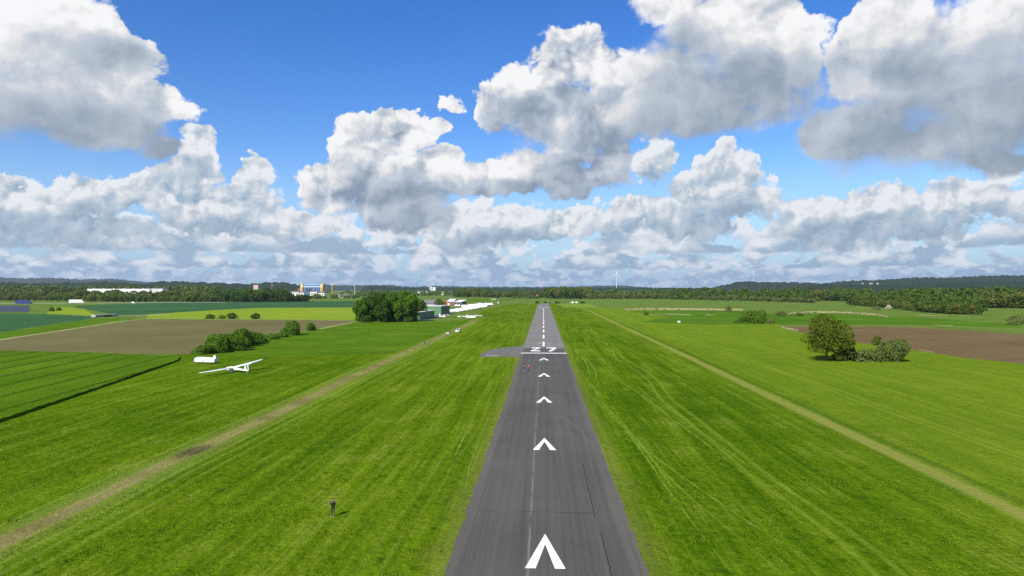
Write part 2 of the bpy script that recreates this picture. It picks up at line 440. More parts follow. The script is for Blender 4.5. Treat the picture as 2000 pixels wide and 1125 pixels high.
M['plough'] = field_mat('ploughed_soil', (.105, .072, .030), (.16, .116, .054), (.175, .14, .07), row=5.0, row_dir=-1.1, scale=0.02)
M['wet'] = field_mat('wet_meadow', (.034, .095, .002), (.082, .17, .006), (.12, .18, .02), row_dir=1.3, scale=0.02)
M['reed'] = field_mat('dry_reed', (.22, .20, .10), (.35, .31, .18), (.24, .26, .10), row_dir=1.3, scale=0.05)
M['track'] = field_mat('farm_track', (.20, .20, .08), (.30, .29, .14), (.22, .26, .07), row_dir=0.3)
M['mown_light'] = field_mat('tyre_pressed_grass', (.10, .175, .012), (.17, .245, .03), (.20, .25, .05), scale=0.3)
def asphalt_fn(nt, b):
    p = pos(nt); X, Y, _ = p.xyz()
    big = noise(p, 0.06, 4.0, 0.6); fine = noise(p, 5.0, 4.0, 0.7)
    lane = noise(vec(nt, X * 1.1, Y * 0.012), 1.0, 4.0, 0.6)
    thin = noise(vec(nt, X * 6.0, Y * 0.025), 1.0, 2.0, 0.6)
    old = (Y + (lane - 0.5) * 8.0).step(252.0, 258.0)
    f = (big - 0.5) * 0.9 + (lane - 0.5) * 1.0 + (thin - 0.5) * 0.7 + (fine - 0.5) * 0.6
    new_c = mix(nt, f.step(-0.6, 0.6, kind='LINEAR'), (.044, .042, .035), (.097, .092, .079))
    old_c = mix(nt, f.step(-0.6, 0.6, kind='LINEAR'), (.115, .110, .098), (.195, .187, .168))
    c = mix(nt, old, new_c, old_c)
    # dusty shoulder, paving seam, cracks
    ed = (X.abs() + (lane - 0.5) * 2.0 + (fine - 0.5) * 0.6).step(6.4, 7.6)
    c = mix(nt, ed * 0.25, c, (.15, .145, .12))
    sw = (noise(vec(nt, Y * 0.25, 2.0), 1.0, 3.0, 0.6) - 0.5) * 0.16
    seam = ((X + 1.42 + sw).abs() + (fine - 0.5) * 0.16).step(0.04, 0.13, 1.0, 0.0) * noise(vec(nt, X, Y * 0.12), 1.0, 3.0).step(0.25, 0.5)
    c = mix(nt, seam * 0.7, c, (.17, .168, .15))
    for (xx, y0, y1) in ((4.75, 66.0, 86.0), (5.0, 48.0, 62.0)):
        ck = ((X - xx + sw * 1.4).abs()).step(0.03, 0.09, 1.0, 0.0) * Y.step(y0 - .2, y0) * Y.step(y1, y1 + .2, 1.0, 0.0)
        c = mix(nt, ck * 0.85, c, (.02, .02, .02))
    for yy, x0 in ((67.4, -8.0), (262.0, -8.0), (330.0, -8.0), (420.0, -8), (560.0, -8)):
        swx = (noise(vec(nt, X * 0.5, yy), 1.0, 3.0, 0.6) - 0.5) * 0.4
        ck = ((Y - yy + X * 0.03 + swx).abs()).step(0.03, 0.14 if yy < 100 else 0.4, 1.0, 0.0) * noise(vec(nt, X * 0.5, yy * 1.3), 1.0, 2.0).step(0.42, 0.5)
        c = mix(nt, ck * 0.7, c, (.025, .025, .025))
    # curved rubber-free tyre scuff
    sc = vec(nt, (X - 0.5) / 5.6, (Y - 97.0) / 22.0)
    r = (sc.dot(sc)._m('SQRT') - 1.0).abs().step(0.008, 0.03, 1.0, 0.0) * X.step(1.5, 3.0) * Y.step(97.0, 100.0)
    c = mix(nt, r * 0.14, c, (.22, .22, .22))
    link(nt, c, b.inputs['Base Color']); bump(nt, b, fine, 0.3, 0.02)
M['asphalt'] = material('asphalt', asphalt_fn, rough=0.85, spec=0.25)
def apron_fn(nt, b):
    p = pos(nt)
    f = (noise(p, 0.15, 4.0, 0.6) - 0.5) * 1.2 + (noise(p, 3.0, 4.0, 0.7) - 0.5) * 0.8
    link(nt, mix(nt, f.step(-0.5, 0.5, kind='LINEAR'), (.082, .079, .070), (.15, .145, .13)), b.inputs['Base Color'])
M['apron'] = material('old_asphalt', apron_fn, rough=0.9, spec=0.2)
def paint_fn(nt, b):
    p = pos(nt); X, Y, _ = p.xyz()
    wear = ((noise(p, 2.2, 5.0, 0.7) - 0.5) + (noise(vec(nt, X * 5, Y * 0.3), 1.0, 3.0) - 0.5) * 0.6).step(0.03, 0.34)
    link(nt, mix(nt, wear * 0.6, (.78, .78, .75), (.36, .36, .345)), b.inputs['Base Color'])
M['paint'] = material('runway_paint', paint_fn, rough=0.7, spec=0.3)
def faded_fn(nt, b):
    p = pos(nt)
    wear = noise(p, 1.2, 5.0, 0.7).step(0.35, 0.6)
    link(nt, mix(nt, wear, (.48, .47, .46), (.2, .2, .195)), b.inputs['Base Color'])
M['faded'] = material('faded_paint', faded_fn, rough=0.8, spec=0.2)
def leaf_mat(name, c1, c2, c3=None):
    def fn(nt, b):
        oi = nt.nodes.new('ShaderNodeObjectInfo'); r = E(nt, oi.outputs['Random'])
        p = local(nt)
        f = (noise(p, 0.9, 3.0, 0.6, dim='3D') - 0.5) * 1.6 + (r - 0.5) * 0.7
        c = mix(nt, f.step(-0.6, 0.6, kind='LINEAR'), c1, c2)
        if c3: c = mix(nt, r.step(0.55, 0.95) * 0.6, c, c3)
        link(nt, c, b.inputs['Base Color'])
        out = [n for n in nt.nodes if n.type == 'OUTPUT_MATERIAL'][0]
        tr = nt.nodes.new('ShaderNodeBsdfTranslucent'); link(nt, c * (1.5, 1.5, 0.7), tr.inputs['Color'])
        mx = nt.nodes.new('ShaderNodeMixShader'); mx.inputs[0].default_value = 0.25
        nt.links.new(b.outputs[0], mx.inputs[1]); nt.links.new(tr.outputs[0], mx.inputs[2]); nt.links.new(mx.outputs[0], out.inputs['Surface'])
    return material(name, fn, rough=0.7, spec=0.12)
M['leaf'] = leaf_mat('broad_leaf', (.045, .115, .004), (.115, .20, .012))
M['leaf_y'] = leaf_mat('young_maple_leaf', (.042, .078, .004), (.112, .150, .012))
M['leaf_g'] = leaf_mat('willow_leaf', (.080, .120, .025), (.16, .20, .055))
M['leaf_d'] = leaf_mat('dark_and_shade_toned_leaf', (.024, .065, .003), (.062, .115, .010))  # naturally dark bushes; for the dark wood, cloud shade put into the colour
M['leaf_mix'] = leaf_mat('mixed_leaf', (.040, .084, .007), (.108, .152, .020), (.15, .15, .032))
M['leaf_far'] = leaf_mat('far_leaf', (.045, .10, .012), (.11, .18, .028), (.16, .18, .05))
def bark_fn(nt, b):
    p = local(nt) * (1, 1, 0.25)
    link(nt, mix(nt, noise(p, 3.0, 4.0, 0.7, dim='3D').step(0.35, 0.65), (.022, .018, .012), (.07, .058, .042)), b.inputs['Base Color'])
M['bark'] = material('bark', bark_fn, rough=0.95, spec=0.1)
M['white'] = plain('white_gelcoat', (.82, .82, .81), 0.3, 0.06, 0.8)
M['white_dull'] = plain('white_panel', (.72, .72, .71), 0.5, 0.12, 0.6)
M['grey'] = plain('grey_metal', (.30, .32, .33), 0.5, 0.15, 1.0)
M['lightgrey'] = plain('light_grey_sheet', (.52, .53, .53), 0.55, 0.15, 0.5)
M['dark'] = plain('dark_rubber', (.02, .02, .021), 0.8, 0.2, 3.0)
M['green_wall'] = plain('green_steel_cladding', (.085, .21, .095), 0.5, 0.15, 0.4)
M['green_shade_side'] = plain('shade_painted_green_cladding', (.035, .10, .055), 0.5, 0.2, 0.4)  # darker copy of the green cladding, with the side walls' shade painted in
M['brick'] = plain('red_brick', (.23, .085, .055), 0.9, 0.25, 2.0)
M['roof_grey'] = plain('grey_fibre_cement', (.14, .14, .15), 0.85, 0.25, 0.5)
M['roof_red'] = plain('red_roof_tile', (.28, .085, .05), 0.8, 0.2, 0.8)
M['render_white'] = plain('white_render', (.74, .72, .67), 0.8, 0.12, 0.4)
M['concrete'] = plain('concrete', (.34, .33, .31), 0.9, 0.15, 0.6)
M['yellow'] = plain('yellow_steel', (.46, .32, .08), 0.5, 0.1, 0.5)
M['pink'] = plain('pale_red_facade', (.44, .30, .25), 0.8, 0.1, 0.4)
M['blue'] = plain('blue_tarpaulin', (.012, .03, .20), 0.45, 0.15, 0.6)
M['navy'] = plain('dark_blue_paint', (.015, .03, .09), 0.25, 0.1, 0.8)
M['car_white'] = plain('white_car_paint', (.75, .75, .74), 0.2, 0.05, 0.8)
M['car_silver'] = plain('silver_car_paint', (.40, .42, .43), 0.3, 0.05, 0.8, metal=0.5)
M['glass'] = material('dark_window_glass', None, (.02, .025, .03), 0.06, 0.0, 0.8)
M['blue_glass'] = plain('blue_curtain_glass', (.035, .11, .26), 0.35, 0.1, 0.05, spec=0.5)
M['pale_glass'] = plain('pale_glass_roof', (.30, .46, .60), 0.15, 0.05, 0.05, spec=0.9)
M['solar'] = plain('solar_glass', (.022, .028, .045), 0.2, 0.15, 0.5, spec=0.7)
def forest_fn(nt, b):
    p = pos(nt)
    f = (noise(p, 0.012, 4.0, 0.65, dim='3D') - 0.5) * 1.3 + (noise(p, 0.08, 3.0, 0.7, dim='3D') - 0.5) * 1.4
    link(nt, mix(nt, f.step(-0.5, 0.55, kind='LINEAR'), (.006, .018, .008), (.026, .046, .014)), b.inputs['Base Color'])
M['forest'] = material('shade_toned_forest_canopy', forest_fn, rough=0.95, spec=0.05)  # canopy colour darkened to stand in for cloud shade on the hills
# ------------------------------------------------------------------ ground, fields, runway
def structure(o): o['kind'] = 'structure'; return o
def sheet(name, pts, mat, z=0.02, jag=0.0, seg=None, seed=1):
    """A field sheet with the given outline (world points); jag breaks its edge up."""
    pts = [Vector((p[0], p[1], 0)) for p in pts]; rnd = random.Random(seed); out = []
    for i, p in enumerate(pts):
        q = pts[(i + 1) % len(pts)]; L = (q - p).length; n = max(1, int(L / seg)) if seg else 1
        nrm = Vector((-(q - p).y, (q - p).x, 0)).normalized()
        for k in range(n):
            t = p.lerp(q, k / n)
            if jag and k: t = t + nrm * rnd.uniform(-jag, jag)
            out.append((t.x, t.y, z))
    bm = bmesh.new(); f = bm.faces.new([bm.verts.new(v) for v in out])
    bmesh.ops.triangulate(bm, faces=[f])
    for f in bm.faces:
        if f.normal.z < 0: f.normal_flip()
    me = bpy.data.meshes.new(name); bm.to_mesh(me); bm.free(); me.materials.append(mat)
    return structure(obj(name, me))
def px_sheet(name, pix, mat, z=0.02, jag=0.0, seg=None, seed=1): return sheet(name, [at(a, b) for a, b in pix], mat, z, jag, seed=seed, seg=seg)

# one sheet to the horizon: the meadow; the airfield strip lies on it
g = MB().add([(-12000, -1500, 0), (12000, -1500, 0), (12000, 14000, 0), (-12000, 14000, 0)], [(0, 1, 2, 3)])
structure(g.build('ground', M['meadow']))
sheet('airfield_grass', [(-130, -60), (140, -60), (140, 300), (150, 600), (100, 1005), (-50, 1005), (-62, 700), (-52, 520), (-60, 480), (-130, 200)], M['airfield'], 0.004, 1.5, 9.0)

def slab(name, pix, mat, h, seed=1, step=None):
    """A standing crop: a canopy surface of height h with a ragged rim."""
    pts = [at(a, b) for a, b in pix]; rnd = random.Random(seed)
    ring = []
    for i, p in enumerate(pts):
        q = pts[(i + 1) % len(pts)]; n = max(1, int((q - p).length / (step or 1.2)))
        nrm = Vector((-(q - p).y, (q - p).x, 0)).normalized()
        for k in range(n): ring.append(p.lerp(q, k / n) + nrm * rnd.uniform(-.15, .15))
    bm = bmesh.new()
    hi = [bm.verts.new((p.x, p.y, h * rnd.uniform(.8, 1.12))) for p in ring]; lo = [bm.verts.new((p.x, p.y, -.01)) for p in ring]
    f = bm.faces.new(hi); n = len(ring)
    for i in range(n): bm.faces.new((hi[i], hi[(i + 1) % n], lo[(i + 1) % n], lo[i]))
    bmesh.ops.recalc_face_normals(bm, faces=bm.faces)
    bmesh.ops.triangulate(bm, faces=[x for x in bm.faces if len(x.verts) > 4])
    me = bpy.data.meshes.new(name); bm.to_mesh(me); bm.free(); me.materials.append(mat)
    return structure(obj(name, me))

slab('corn_field', [(-120, 683), (0, 687), (200, 692), (352, 699), (346, 706), (200, 757), (0, 825), (-120, 868)], M['crop'], 0.55, 3)
px_sheet('stubble_field', [(-160, 684), (-160, 690), (0, 687), (366, 692), (500, 662), (620, 641), (690, 629), (692, 626), (500, 624.5), (280, 624), (120, 647), (0, 664), (-160, 688)][2:], M['brown'], 0.015, 1.4, 5)
px_sheet('lush_meadow', [(370, 693.5), (505, 663.5), (625, 642), (692, 630.5), (790, 628), (915, 628.5), (860, 652), (770, 690), (560, 697)], M['lush'], 0.012, 0.7, 8)
px_sheet('hay_meadow', [(285, 622.5), (292, 614), (400, 607), (500, 601.5), (698, 600.5), (700, 622), (690, 625), (500, 623.3)], M['bright'], 0.012, 1.0, 20)
px_sheet('wheat_field', [(238, 617), (165, 603), (140, 597.5), (260, 592.5), (420, 589.6), (600, 588.4), (705, 587.8), (705, 600.2), (500, 601), (400, 606.5), (290, 613.5)], M['teal'], 0.016, 1.2, 25)
px_sheet('wheat_field', [(-200, 606), (0, 611.5), (90, 613.5), (185, 617.5), (196, 620), (120, 631), (0, 649), (-140, 672)], M['teal'], 0.016, 1.0, 15)
px_sheet('grass_margin', [(-140, 673), (0, 650), (120, 632), (198, 620.5), (240, 622), (275, 622.6), (120, 644), (0, 662.5), (-140, 686)], M['lush'], 0.014, 0.6, 10)
px_sheet('hay_meadow', [(92, 613), (95, 601.5), (130, 599.5), (165, 604.5), (190, 617)], M['bright'], 0.012, 0.8, 12)
px_sheet('pasture', [(640, 582), (705, 580), (900, 580), (1060, 583), (1000, 586.5), (880, 587), (700, 587.2), (600, 587.6)], M['meadow'], 0.012, 2, 60)
px_sheet('crop_field', [(905, 588.8), (905, 583.8), (985, 583.6), (1020, 584.6), (985, 587.5)], M['lush'], 0.02, 1.5, 40)
# pale farm track along the stubble
def ribbon(name, pts, width, mat, z, jitter=0.0, seed=1, taper=False):
    pts = [Vector((p[0], p[1], 0)) for p in pts]; rnd = random.Random(seed); n = len(pts); vs, fs = [], []
    for i, p in enumerate(pts):
        t = (pts[min(i + 1, n - 1)] - pts[max(i - 1, 0)]).normalized(); nr = Vector((-t.y, t.x, 0))
        w = width / 2 * (1 + rnd.uniform(-jitter, jitter))
        if taper: w *= min(1.0, 0.15 + 3.0 * min(i, n - 1 - i) / n)
        vs += [(p.x + nr.x * w, p.y + nr.y * w, z), (p.x - nr.x * w, p.y - nr.y * w, z)]
        if i: fs.append((2 * i - 2, 2 * i - 1, 2 * i + 1, 2 * i))
    me = bpy.data.meshes.new(name); me.from_pydata(vs, [], fs); me.update(); me.materials.append(mat)
    bm = bmesh.new(); bm.from_mesh(me)
    for f in bm.faces:
        if f.normal.z < 0: f.normal_flip()
    bm.to_mesh(me); bm.free()
    return structure(obj(name, me))
def smooth_path(pts, step):
    """Catmull-Rom through world points, resampled."""
    P = [Vector((p[0], p[1], 0)) for p in pts]; P = [P[0] * 2 - P[1]] + P + [P[-1] * 2 - P[-2]]; out = []
    for i in range(1, len(P) - 2):
        n = max(2, int((P[i + 1] - P[i]).length / step))
        for k in range(n):
            t = k / n; a, b, c, d = P[i - 1], P[i], P[i + 1], P[i + 2]
            out.append(0.5 * ((2 * b) + (c - a) * t + (2 * a - 5 * b + 4 * c - d) * t * t + (3 * b - a - 3 * c + d) * t ** 3))
    out.append(P[-2]); return out
ribbon('farm_track', smooth_path([at(-120, 687), at(0, 663.8), at(120, 645.8), at(278, 623.2), at(400, 623.4), at(560, 624.5), at(692, 626.5)], 8), 3.2, M['track'], 0.03, 0.25, 2)
ribbon('farm_road', smooth_path([at(180, 617), at(240, 616), at(330, 615.2)], 10), 6.0, M['concrete'], 0.03, 0.1, 2)
ribbon('farm_track', smooth_path([at(625, 642.5), at(660, 635), at(692, 629)], 8), 3.0, M['track'], 0.03, 0.2, 4)
# right-hand side
px_sheet('ploughed_field', [(1519, 638), (1600, 637.5), (1770, 638.5), (1900, 646), (2000, 653), (2120, 660), (2120, 724), (2000, 711), (1860, 696), (1770, 681), (1660, 667), (1560, 648.5)], M['plough'], 0.012, 0.9, 3)
px_sheet('wet_meadow', [(1228, 607.5), (1450, 607.5), (1500, 611), (1640, 613), (1800, 620), (1990, 634), (1990, 640), (1800, 634), (1530, 633.5), (1395, 634), (1250, 629), (1310, 618)], M['wet'], 0.012, 1.2, 14)
px_sheet('meadow', [(1150, 588.5), (1400, 592), (1640, 597), (1700, 603), (1700, 610), (1560, 608), (1440, 604), (1220, 603), (1150, 600)], M['meadow'], 0.012, 1.5, 25)
px_sheet('mown_strip', [(1085, 593.5), (1150, 593.4), (1168, 600), (1105, 600.5)], M['mown_light'], 0.02, 1.0, 12)
for i, pp in enumerate(([(1222, 605.4), (1300, 604.6), (1380, 605.2), (1452, 606.2)], [(1268, 615), (1305, 614.2), (1350, 615.6)], [(1378, 615.6), (1396, 615.4)], [(1540, 615.5), (1560, 612), (1620, 610), (1690, 614), (1732, 619)], [(1570, 609.2), (1600, 610.5), (1650, 611)],
                        [(1795, 615.5), (1850, 617.5)], [(1822, 635), (1862, 637)], [(1795, 684), (1822, 688.5)], [(1525, 639.5), (1558, 647)])):
    bed = ribbon('reed_bed', smooth_path([at(*q) for q in pp], 3), (8.0, 2.0, 2.0, 6.0, 4.0, 1.2, .6, .7, 2.5)[i], M['reed'], 0.035, 0.5, i, True)
    bm = bmesh.new(); bm.from_mesh(bed.data); rr = random.Random(i)
    ext = bmesh.ops.extrude_face_region(bm, geom=bm.faces[:])
    for v in [e for e in ext['geom'] if isinstance(e, bmesh.types.BMVert)]: v.co.z += rr.uniform(.5, 1.0) * (1.8, .6, .6, 1.2, .9, .4, .3, .5, .8)[i]
    bmesh.ops.recalc_face_normals(bm, faces=bm.faces); bm.to_mesh(bed.data); bm.free()
for i, pp in enumerate(([(962, 605.6), (990, 606), (1012, 606.2)], [(970, 616.0), (1045, 618.6)], [(1182, 631.4), (1210, 632), (1224, 631.2), (1232, 626)], [(700, 622), (940, 619)], [(855, 624), (900, 622.5), (1043, 623.8)])):
    ribbon('worn_grass', smooth_path([at(*q) for q in pp], 4), (4.0, 1.6, 1.2, 1.0, 1.2)[i], M['reed' if i == 0 else 'mown_light'], 0.03, 0.5, 20 + i, True)

# ---- tyre tracks on the grass beside the runway
tracks = [[(1103, 673), (1112, 680), (1117, 690), (1118, 697), (1113, 705), (1108, 712)],
          [(1106, 670), (1116, 680), (1126, 688), (1129, 695), (1126, 702), (1116, 710), (1112, 720)],
          [(1108, 668), (1124, 683), (1140, 702), (1150, 722), (1151, 735), (1144, 748), (1134, 758)],
          [(1122, 682), (1132, 685), (1150, 705), (1161, 722), (1164, 735), (1158, 748), (1146, 758), (1139, 765)],
          [(1139, 762), (1165, 785), (1200, 818), (1225, 845), (1262, 893), (1300, 950), (1352, 1020), (1430, 1120)],
          [(1146, 764), (1178, 790), (1212, 824), (1240, 858), (1290, 915), (1345, 968), (1430, 1040), (1540, 1130)],
          [(1178, 836), (1230, 860), (1290, 900), (1360, 950), (1470, 1025), (1600, 1105)],
          [(1215, 822), (1232, 842), (1262, 880), (1290, 920), (1330, 975)],
          [(1165, 700), (1200, 735), (1250, 770), (1310, 815), (1390, 875), (1480, 945), (1580, 1010)],
          [(1240, 755), (1330, 815), (1420, 880), (1520, 950)],
          [(1128, 662), (1122, 672), (1128, 684), (1140, 700), (1160, 720)],
          [(1022, 660), (1020, 652), (1026, 642)], [(1025, 664), (1023, 655), (1029, 644)],
          [(960, 800), (940, 850), (918, 910), (906, 980)], [(932, 805), (905, 855), (880, 910)],
          [(730, 740), (800, 712), (850, 690), (905, 662), (945, 640)], [(745, 744), (812, 716), (862, 692), (915, 664), (955, 640)]]
for i, t in enumerate(tracks):
    ribbon('tyre_track', smooth_path([at(*q) for q in t], 1.2), 0.24 if i < 15 else 0.35, M['mown_light'], 0.012 + 0.0006 * i, 0.7, 40 + i, True)

# ---- runway
Lx, Rx = at(868, 1125).x, at(1265, 1125).x
CX = (Lx + Rx) / 2; HW = (Rx - Lx) / 2
rnd = random.Random(5)
vs, fs = [], []
ys = [38 + 0.8 * k for k in range(150)] + [158 + 2.5 * k for k in range(60)] + [308 + 9 * k for k in range(81)]
ys = [y for y in ys if y < 1030] + [1032]
jl = jr = 0
for i, y in enumerate(ys):
    jl = jl * .85 + rnd.uniform(-.08, .08); jr = jr * .85 + rnd.uniform(-.08, .08)
    bl, br = (rnd.random() < .06) * rnd.uniform(-.4, .15), (rnd.random() < .06) * rnd.uniform(-.4, .15)
    xs = [CX - HW + jl - bl, CX - HW * .5, CX, CX + HW * .5, CX + HW + jr + br]
    vs += [(x, y, 0.02 if 0 < k < 4 else 0.012) for k, x in enumerate(xs)]
    if i: fs += [((i - 1) * 5 + k, (i - 1) * 5 + k + 1, i * 5 + k + 1, i * 5 + k) for k in range(4)]
runway = structure(MB().add(vs, fs).build('runway', M['asphalt']))
px_sheet('taxiway', [(1038, 675.5), (1018, 676), (985, 678.4), (962, 682), (945, 688), (937, 693.5), (936, 696), (944, 697.5), (975, 696.6), (1022, 697.6)], M['apron'], 0.009, 0.35, 1.5)
for q in ((956, 694.5, 7, .7), (968, 694, 6, .7)):
    c = at(q[0], q[1]); sheet('faded_marking', [(c.x - 1, c.y - 1), (c.x + 1.2, c.y - .8), (c.x + 1.3, c.y + .7), (c.x - .8, c.y + .9)], M['faded'], 0.0125, 0.2, 0.5)
def mark(name, polys, mat='paint', z=0.026):
    m = MB()
    for p in polys: m.add([(x, y, z) for x, y in p], [tuple(range(len(p)))])
    me = bpy.data.meshes.new(name); me.from_pydata(m.v, [], m.f); me.materials.append(M[mat]); me.update()
    bm = bmesh.new(); bm.from_mesh(me)
    for f in bm.faces:
        if f.normal.z < 0: f.normal_flip()
    bm.to_mesh(me); bm.free()
    return obj(name, me, runway)
chev_x = at(1065, 1110).x
for ya in (61.4, 101.0, 140.0, 179.2, 218.6):
    w, L, t = 1.6, 7.6, 0.84
    x = chev_x
    mark('chevron', [[(x, ya), (x, ya - 2.45), (x - w + t, ya - L), (x - w, ya - L)], [(x, ya), (x + w, ya - L), (x + w - t, ya - L), (x, ya - 2.45)]])
mark('threshold_line', [[(at(1017.6, 689).x, 233.6), (at(1106.5, 689).x, 233.6), (at(1106.5, 689).x, 235.6), (at(1017.6, 689).x, 235.6)]])
# digits 2 and 7, 15 m tall
def digit(x0, w, y0, h, kind):
    t, tw = 3.1, 0.95
    if kind == 7: return [[(x0, y0 + h), (x0, y0 + h - t), (x0 + w - 1.25, y0 + h - t), (x0 + w, y0 + h - 2.6), (x0 + w, y0 + h)],
                          [(x0 + w, y0 + h - 2.6), (x0 + w - 1.25, y0 + h - t), (x0 + .55, y0), (x0 + .55 + 1.25, y0)]]
    return [[(x0 + .1, y0 + h), (x0 + .1, y0 + h - t), (x0 + w - .95, y0 + h - t), (x0 + w, y0 + h - 2.4), (x0 + w, y0 + h)],
            [(x0 + w, y0 + h - 2.4), (x0 + w - .95, y0 + h - t), (x0, y0 + 2.6), (x0 + 1.0, y0 + t)],
            [(x0, y0), (x0 + w, y0), (x0 + w, y0 + t), (x0 + 1.0, y0 + t), (x0, y0 + 2.6)]]
mark('digit_two', digit(at(1037.0, 682).x, at(1055.2, 682).x - at(1037.0, 682).x, 241.5, 15.5, 2))
mark('digit_seven', digit(at(1067.3, 682).x, at(1087.2, 682).x - at(1067.3, 682).x, 241.5, 15.5, 7))
cx = at(1061.8, 670).x
for y0 in [263 + 42.0 * k for k in range(13)]: mark('centre_line_dash', [[(cx - .36, y0), (cx + .36, y0), (cx + .36, y0 + 23), (cx - .36, y0 + 23)]])
mark('threshold_line', [[(CX - 6.3, 806), (CX - 1.4, 806), (CX - 1.4, 812), (CX - 6.3, 812)]]); mark('threshold_line', [[(CX + 1.4, 806), (CX + 5.6, 806), (CX + 5.6, 812), (CX + 1.4, 812)]])
for (a, b) in ((-2.9, -1.0), (1.0, 2.6)): mark('worn_digit', [[(CX + a, 276), (CX + b, 276), (CX + b, 278.5), (CX + a, 278.5)], [(CX + a, 266), (CX + b, 266.5), (CX + b, 268), (CX + a, 267)]], 'faded', 0.0255)
# ------------------------------------------------------------------ hills on the skyline
def hill(name, prof, d, depth, seed, rough=9.0, mat='forest', base_px=None):
    """A wooded ridge whose skyline follows prof [(px, py)] at distance d."""
    rng = np.random.default_rng(seed); pr = sorted(prof)
    xs = np.arange(pr[0][0], pr[-1][0] + 1, max(3.0, 26 * FPX / d * .6)); n = len(xs)
    tops = np.interp(xs, [p[0] for p in pr], [p[1] for p in pr])
    rows = 13; vs = np.zeros((n, rows, 3)); t = np.linspace(0, 1, rows)
    for j in range(rows):
        dd = d - depth * .5 + depth * t[j]
        prof_h = math.sin(math.pi * min(1.0, t[j] * 1.0)) ** .8 if 0 < t[j] < 1 else 0.0
        for i in range(n):
            zt = top_z(tops[i], d)
            p = off(xs[i], dd)
            bumpz = rng.uniform(0, rough) * (.3 + .7 * prof_h) if 0 < j < rows - 1 else -3.0
            end = min(1.0, min(i, n - 1 - i) / 3.0)
            vs[i, j] = (p.x + rng.uniform(-8, 8), p.y + rng.uniform(-8, 8), (zt - rough * .8) * prof_h * end + bumpz * (end if j not in (0, rows - 1) else 1))
    idx = np.arange(n * rows).reshape(n, rows)
    f = np.stack([idx[:-1, :-1], idx[1:, :-1], idx[1:, 1:], idx[:-1, 1:]], -1).reshape(-1, 4)
    return structure(obj(name, np_mesh(name, vs.reshape(-1, 3), f, M[mat])))
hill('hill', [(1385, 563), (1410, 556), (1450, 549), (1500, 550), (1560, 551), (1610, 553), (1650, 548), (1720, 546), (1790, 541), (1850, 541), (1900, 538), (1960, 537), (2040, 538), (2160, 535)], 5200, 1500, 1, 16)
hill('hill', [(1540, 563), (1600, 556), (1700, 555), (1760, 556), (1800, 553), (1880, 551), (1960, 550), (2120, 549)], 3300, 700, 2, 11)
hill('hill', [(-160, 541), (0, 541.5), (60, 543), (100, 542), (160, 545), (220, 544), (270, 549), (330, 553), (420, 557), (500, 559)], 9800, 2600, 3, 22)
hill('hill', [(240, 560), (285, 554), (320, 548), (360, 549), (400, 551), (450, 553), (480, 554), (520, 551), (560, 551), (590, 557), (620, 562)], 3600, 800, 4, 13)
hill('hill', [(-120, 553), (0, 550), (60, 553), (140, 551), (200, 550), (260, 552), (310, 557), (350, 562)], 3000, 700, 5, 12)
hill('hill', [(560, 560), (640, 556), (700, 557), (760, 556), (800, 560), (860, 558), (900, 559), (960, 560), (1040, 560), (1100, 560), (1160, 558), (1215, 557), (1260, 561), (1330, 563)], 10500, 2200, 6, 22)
hill('hill', [(700, 562), (712, 557), (740, 557), (760, 560), (860, 562), (960, 562), (1060, 563), (1120, 562), (1330, 562), (1420, 561)], 4600, 900, 7, 13)

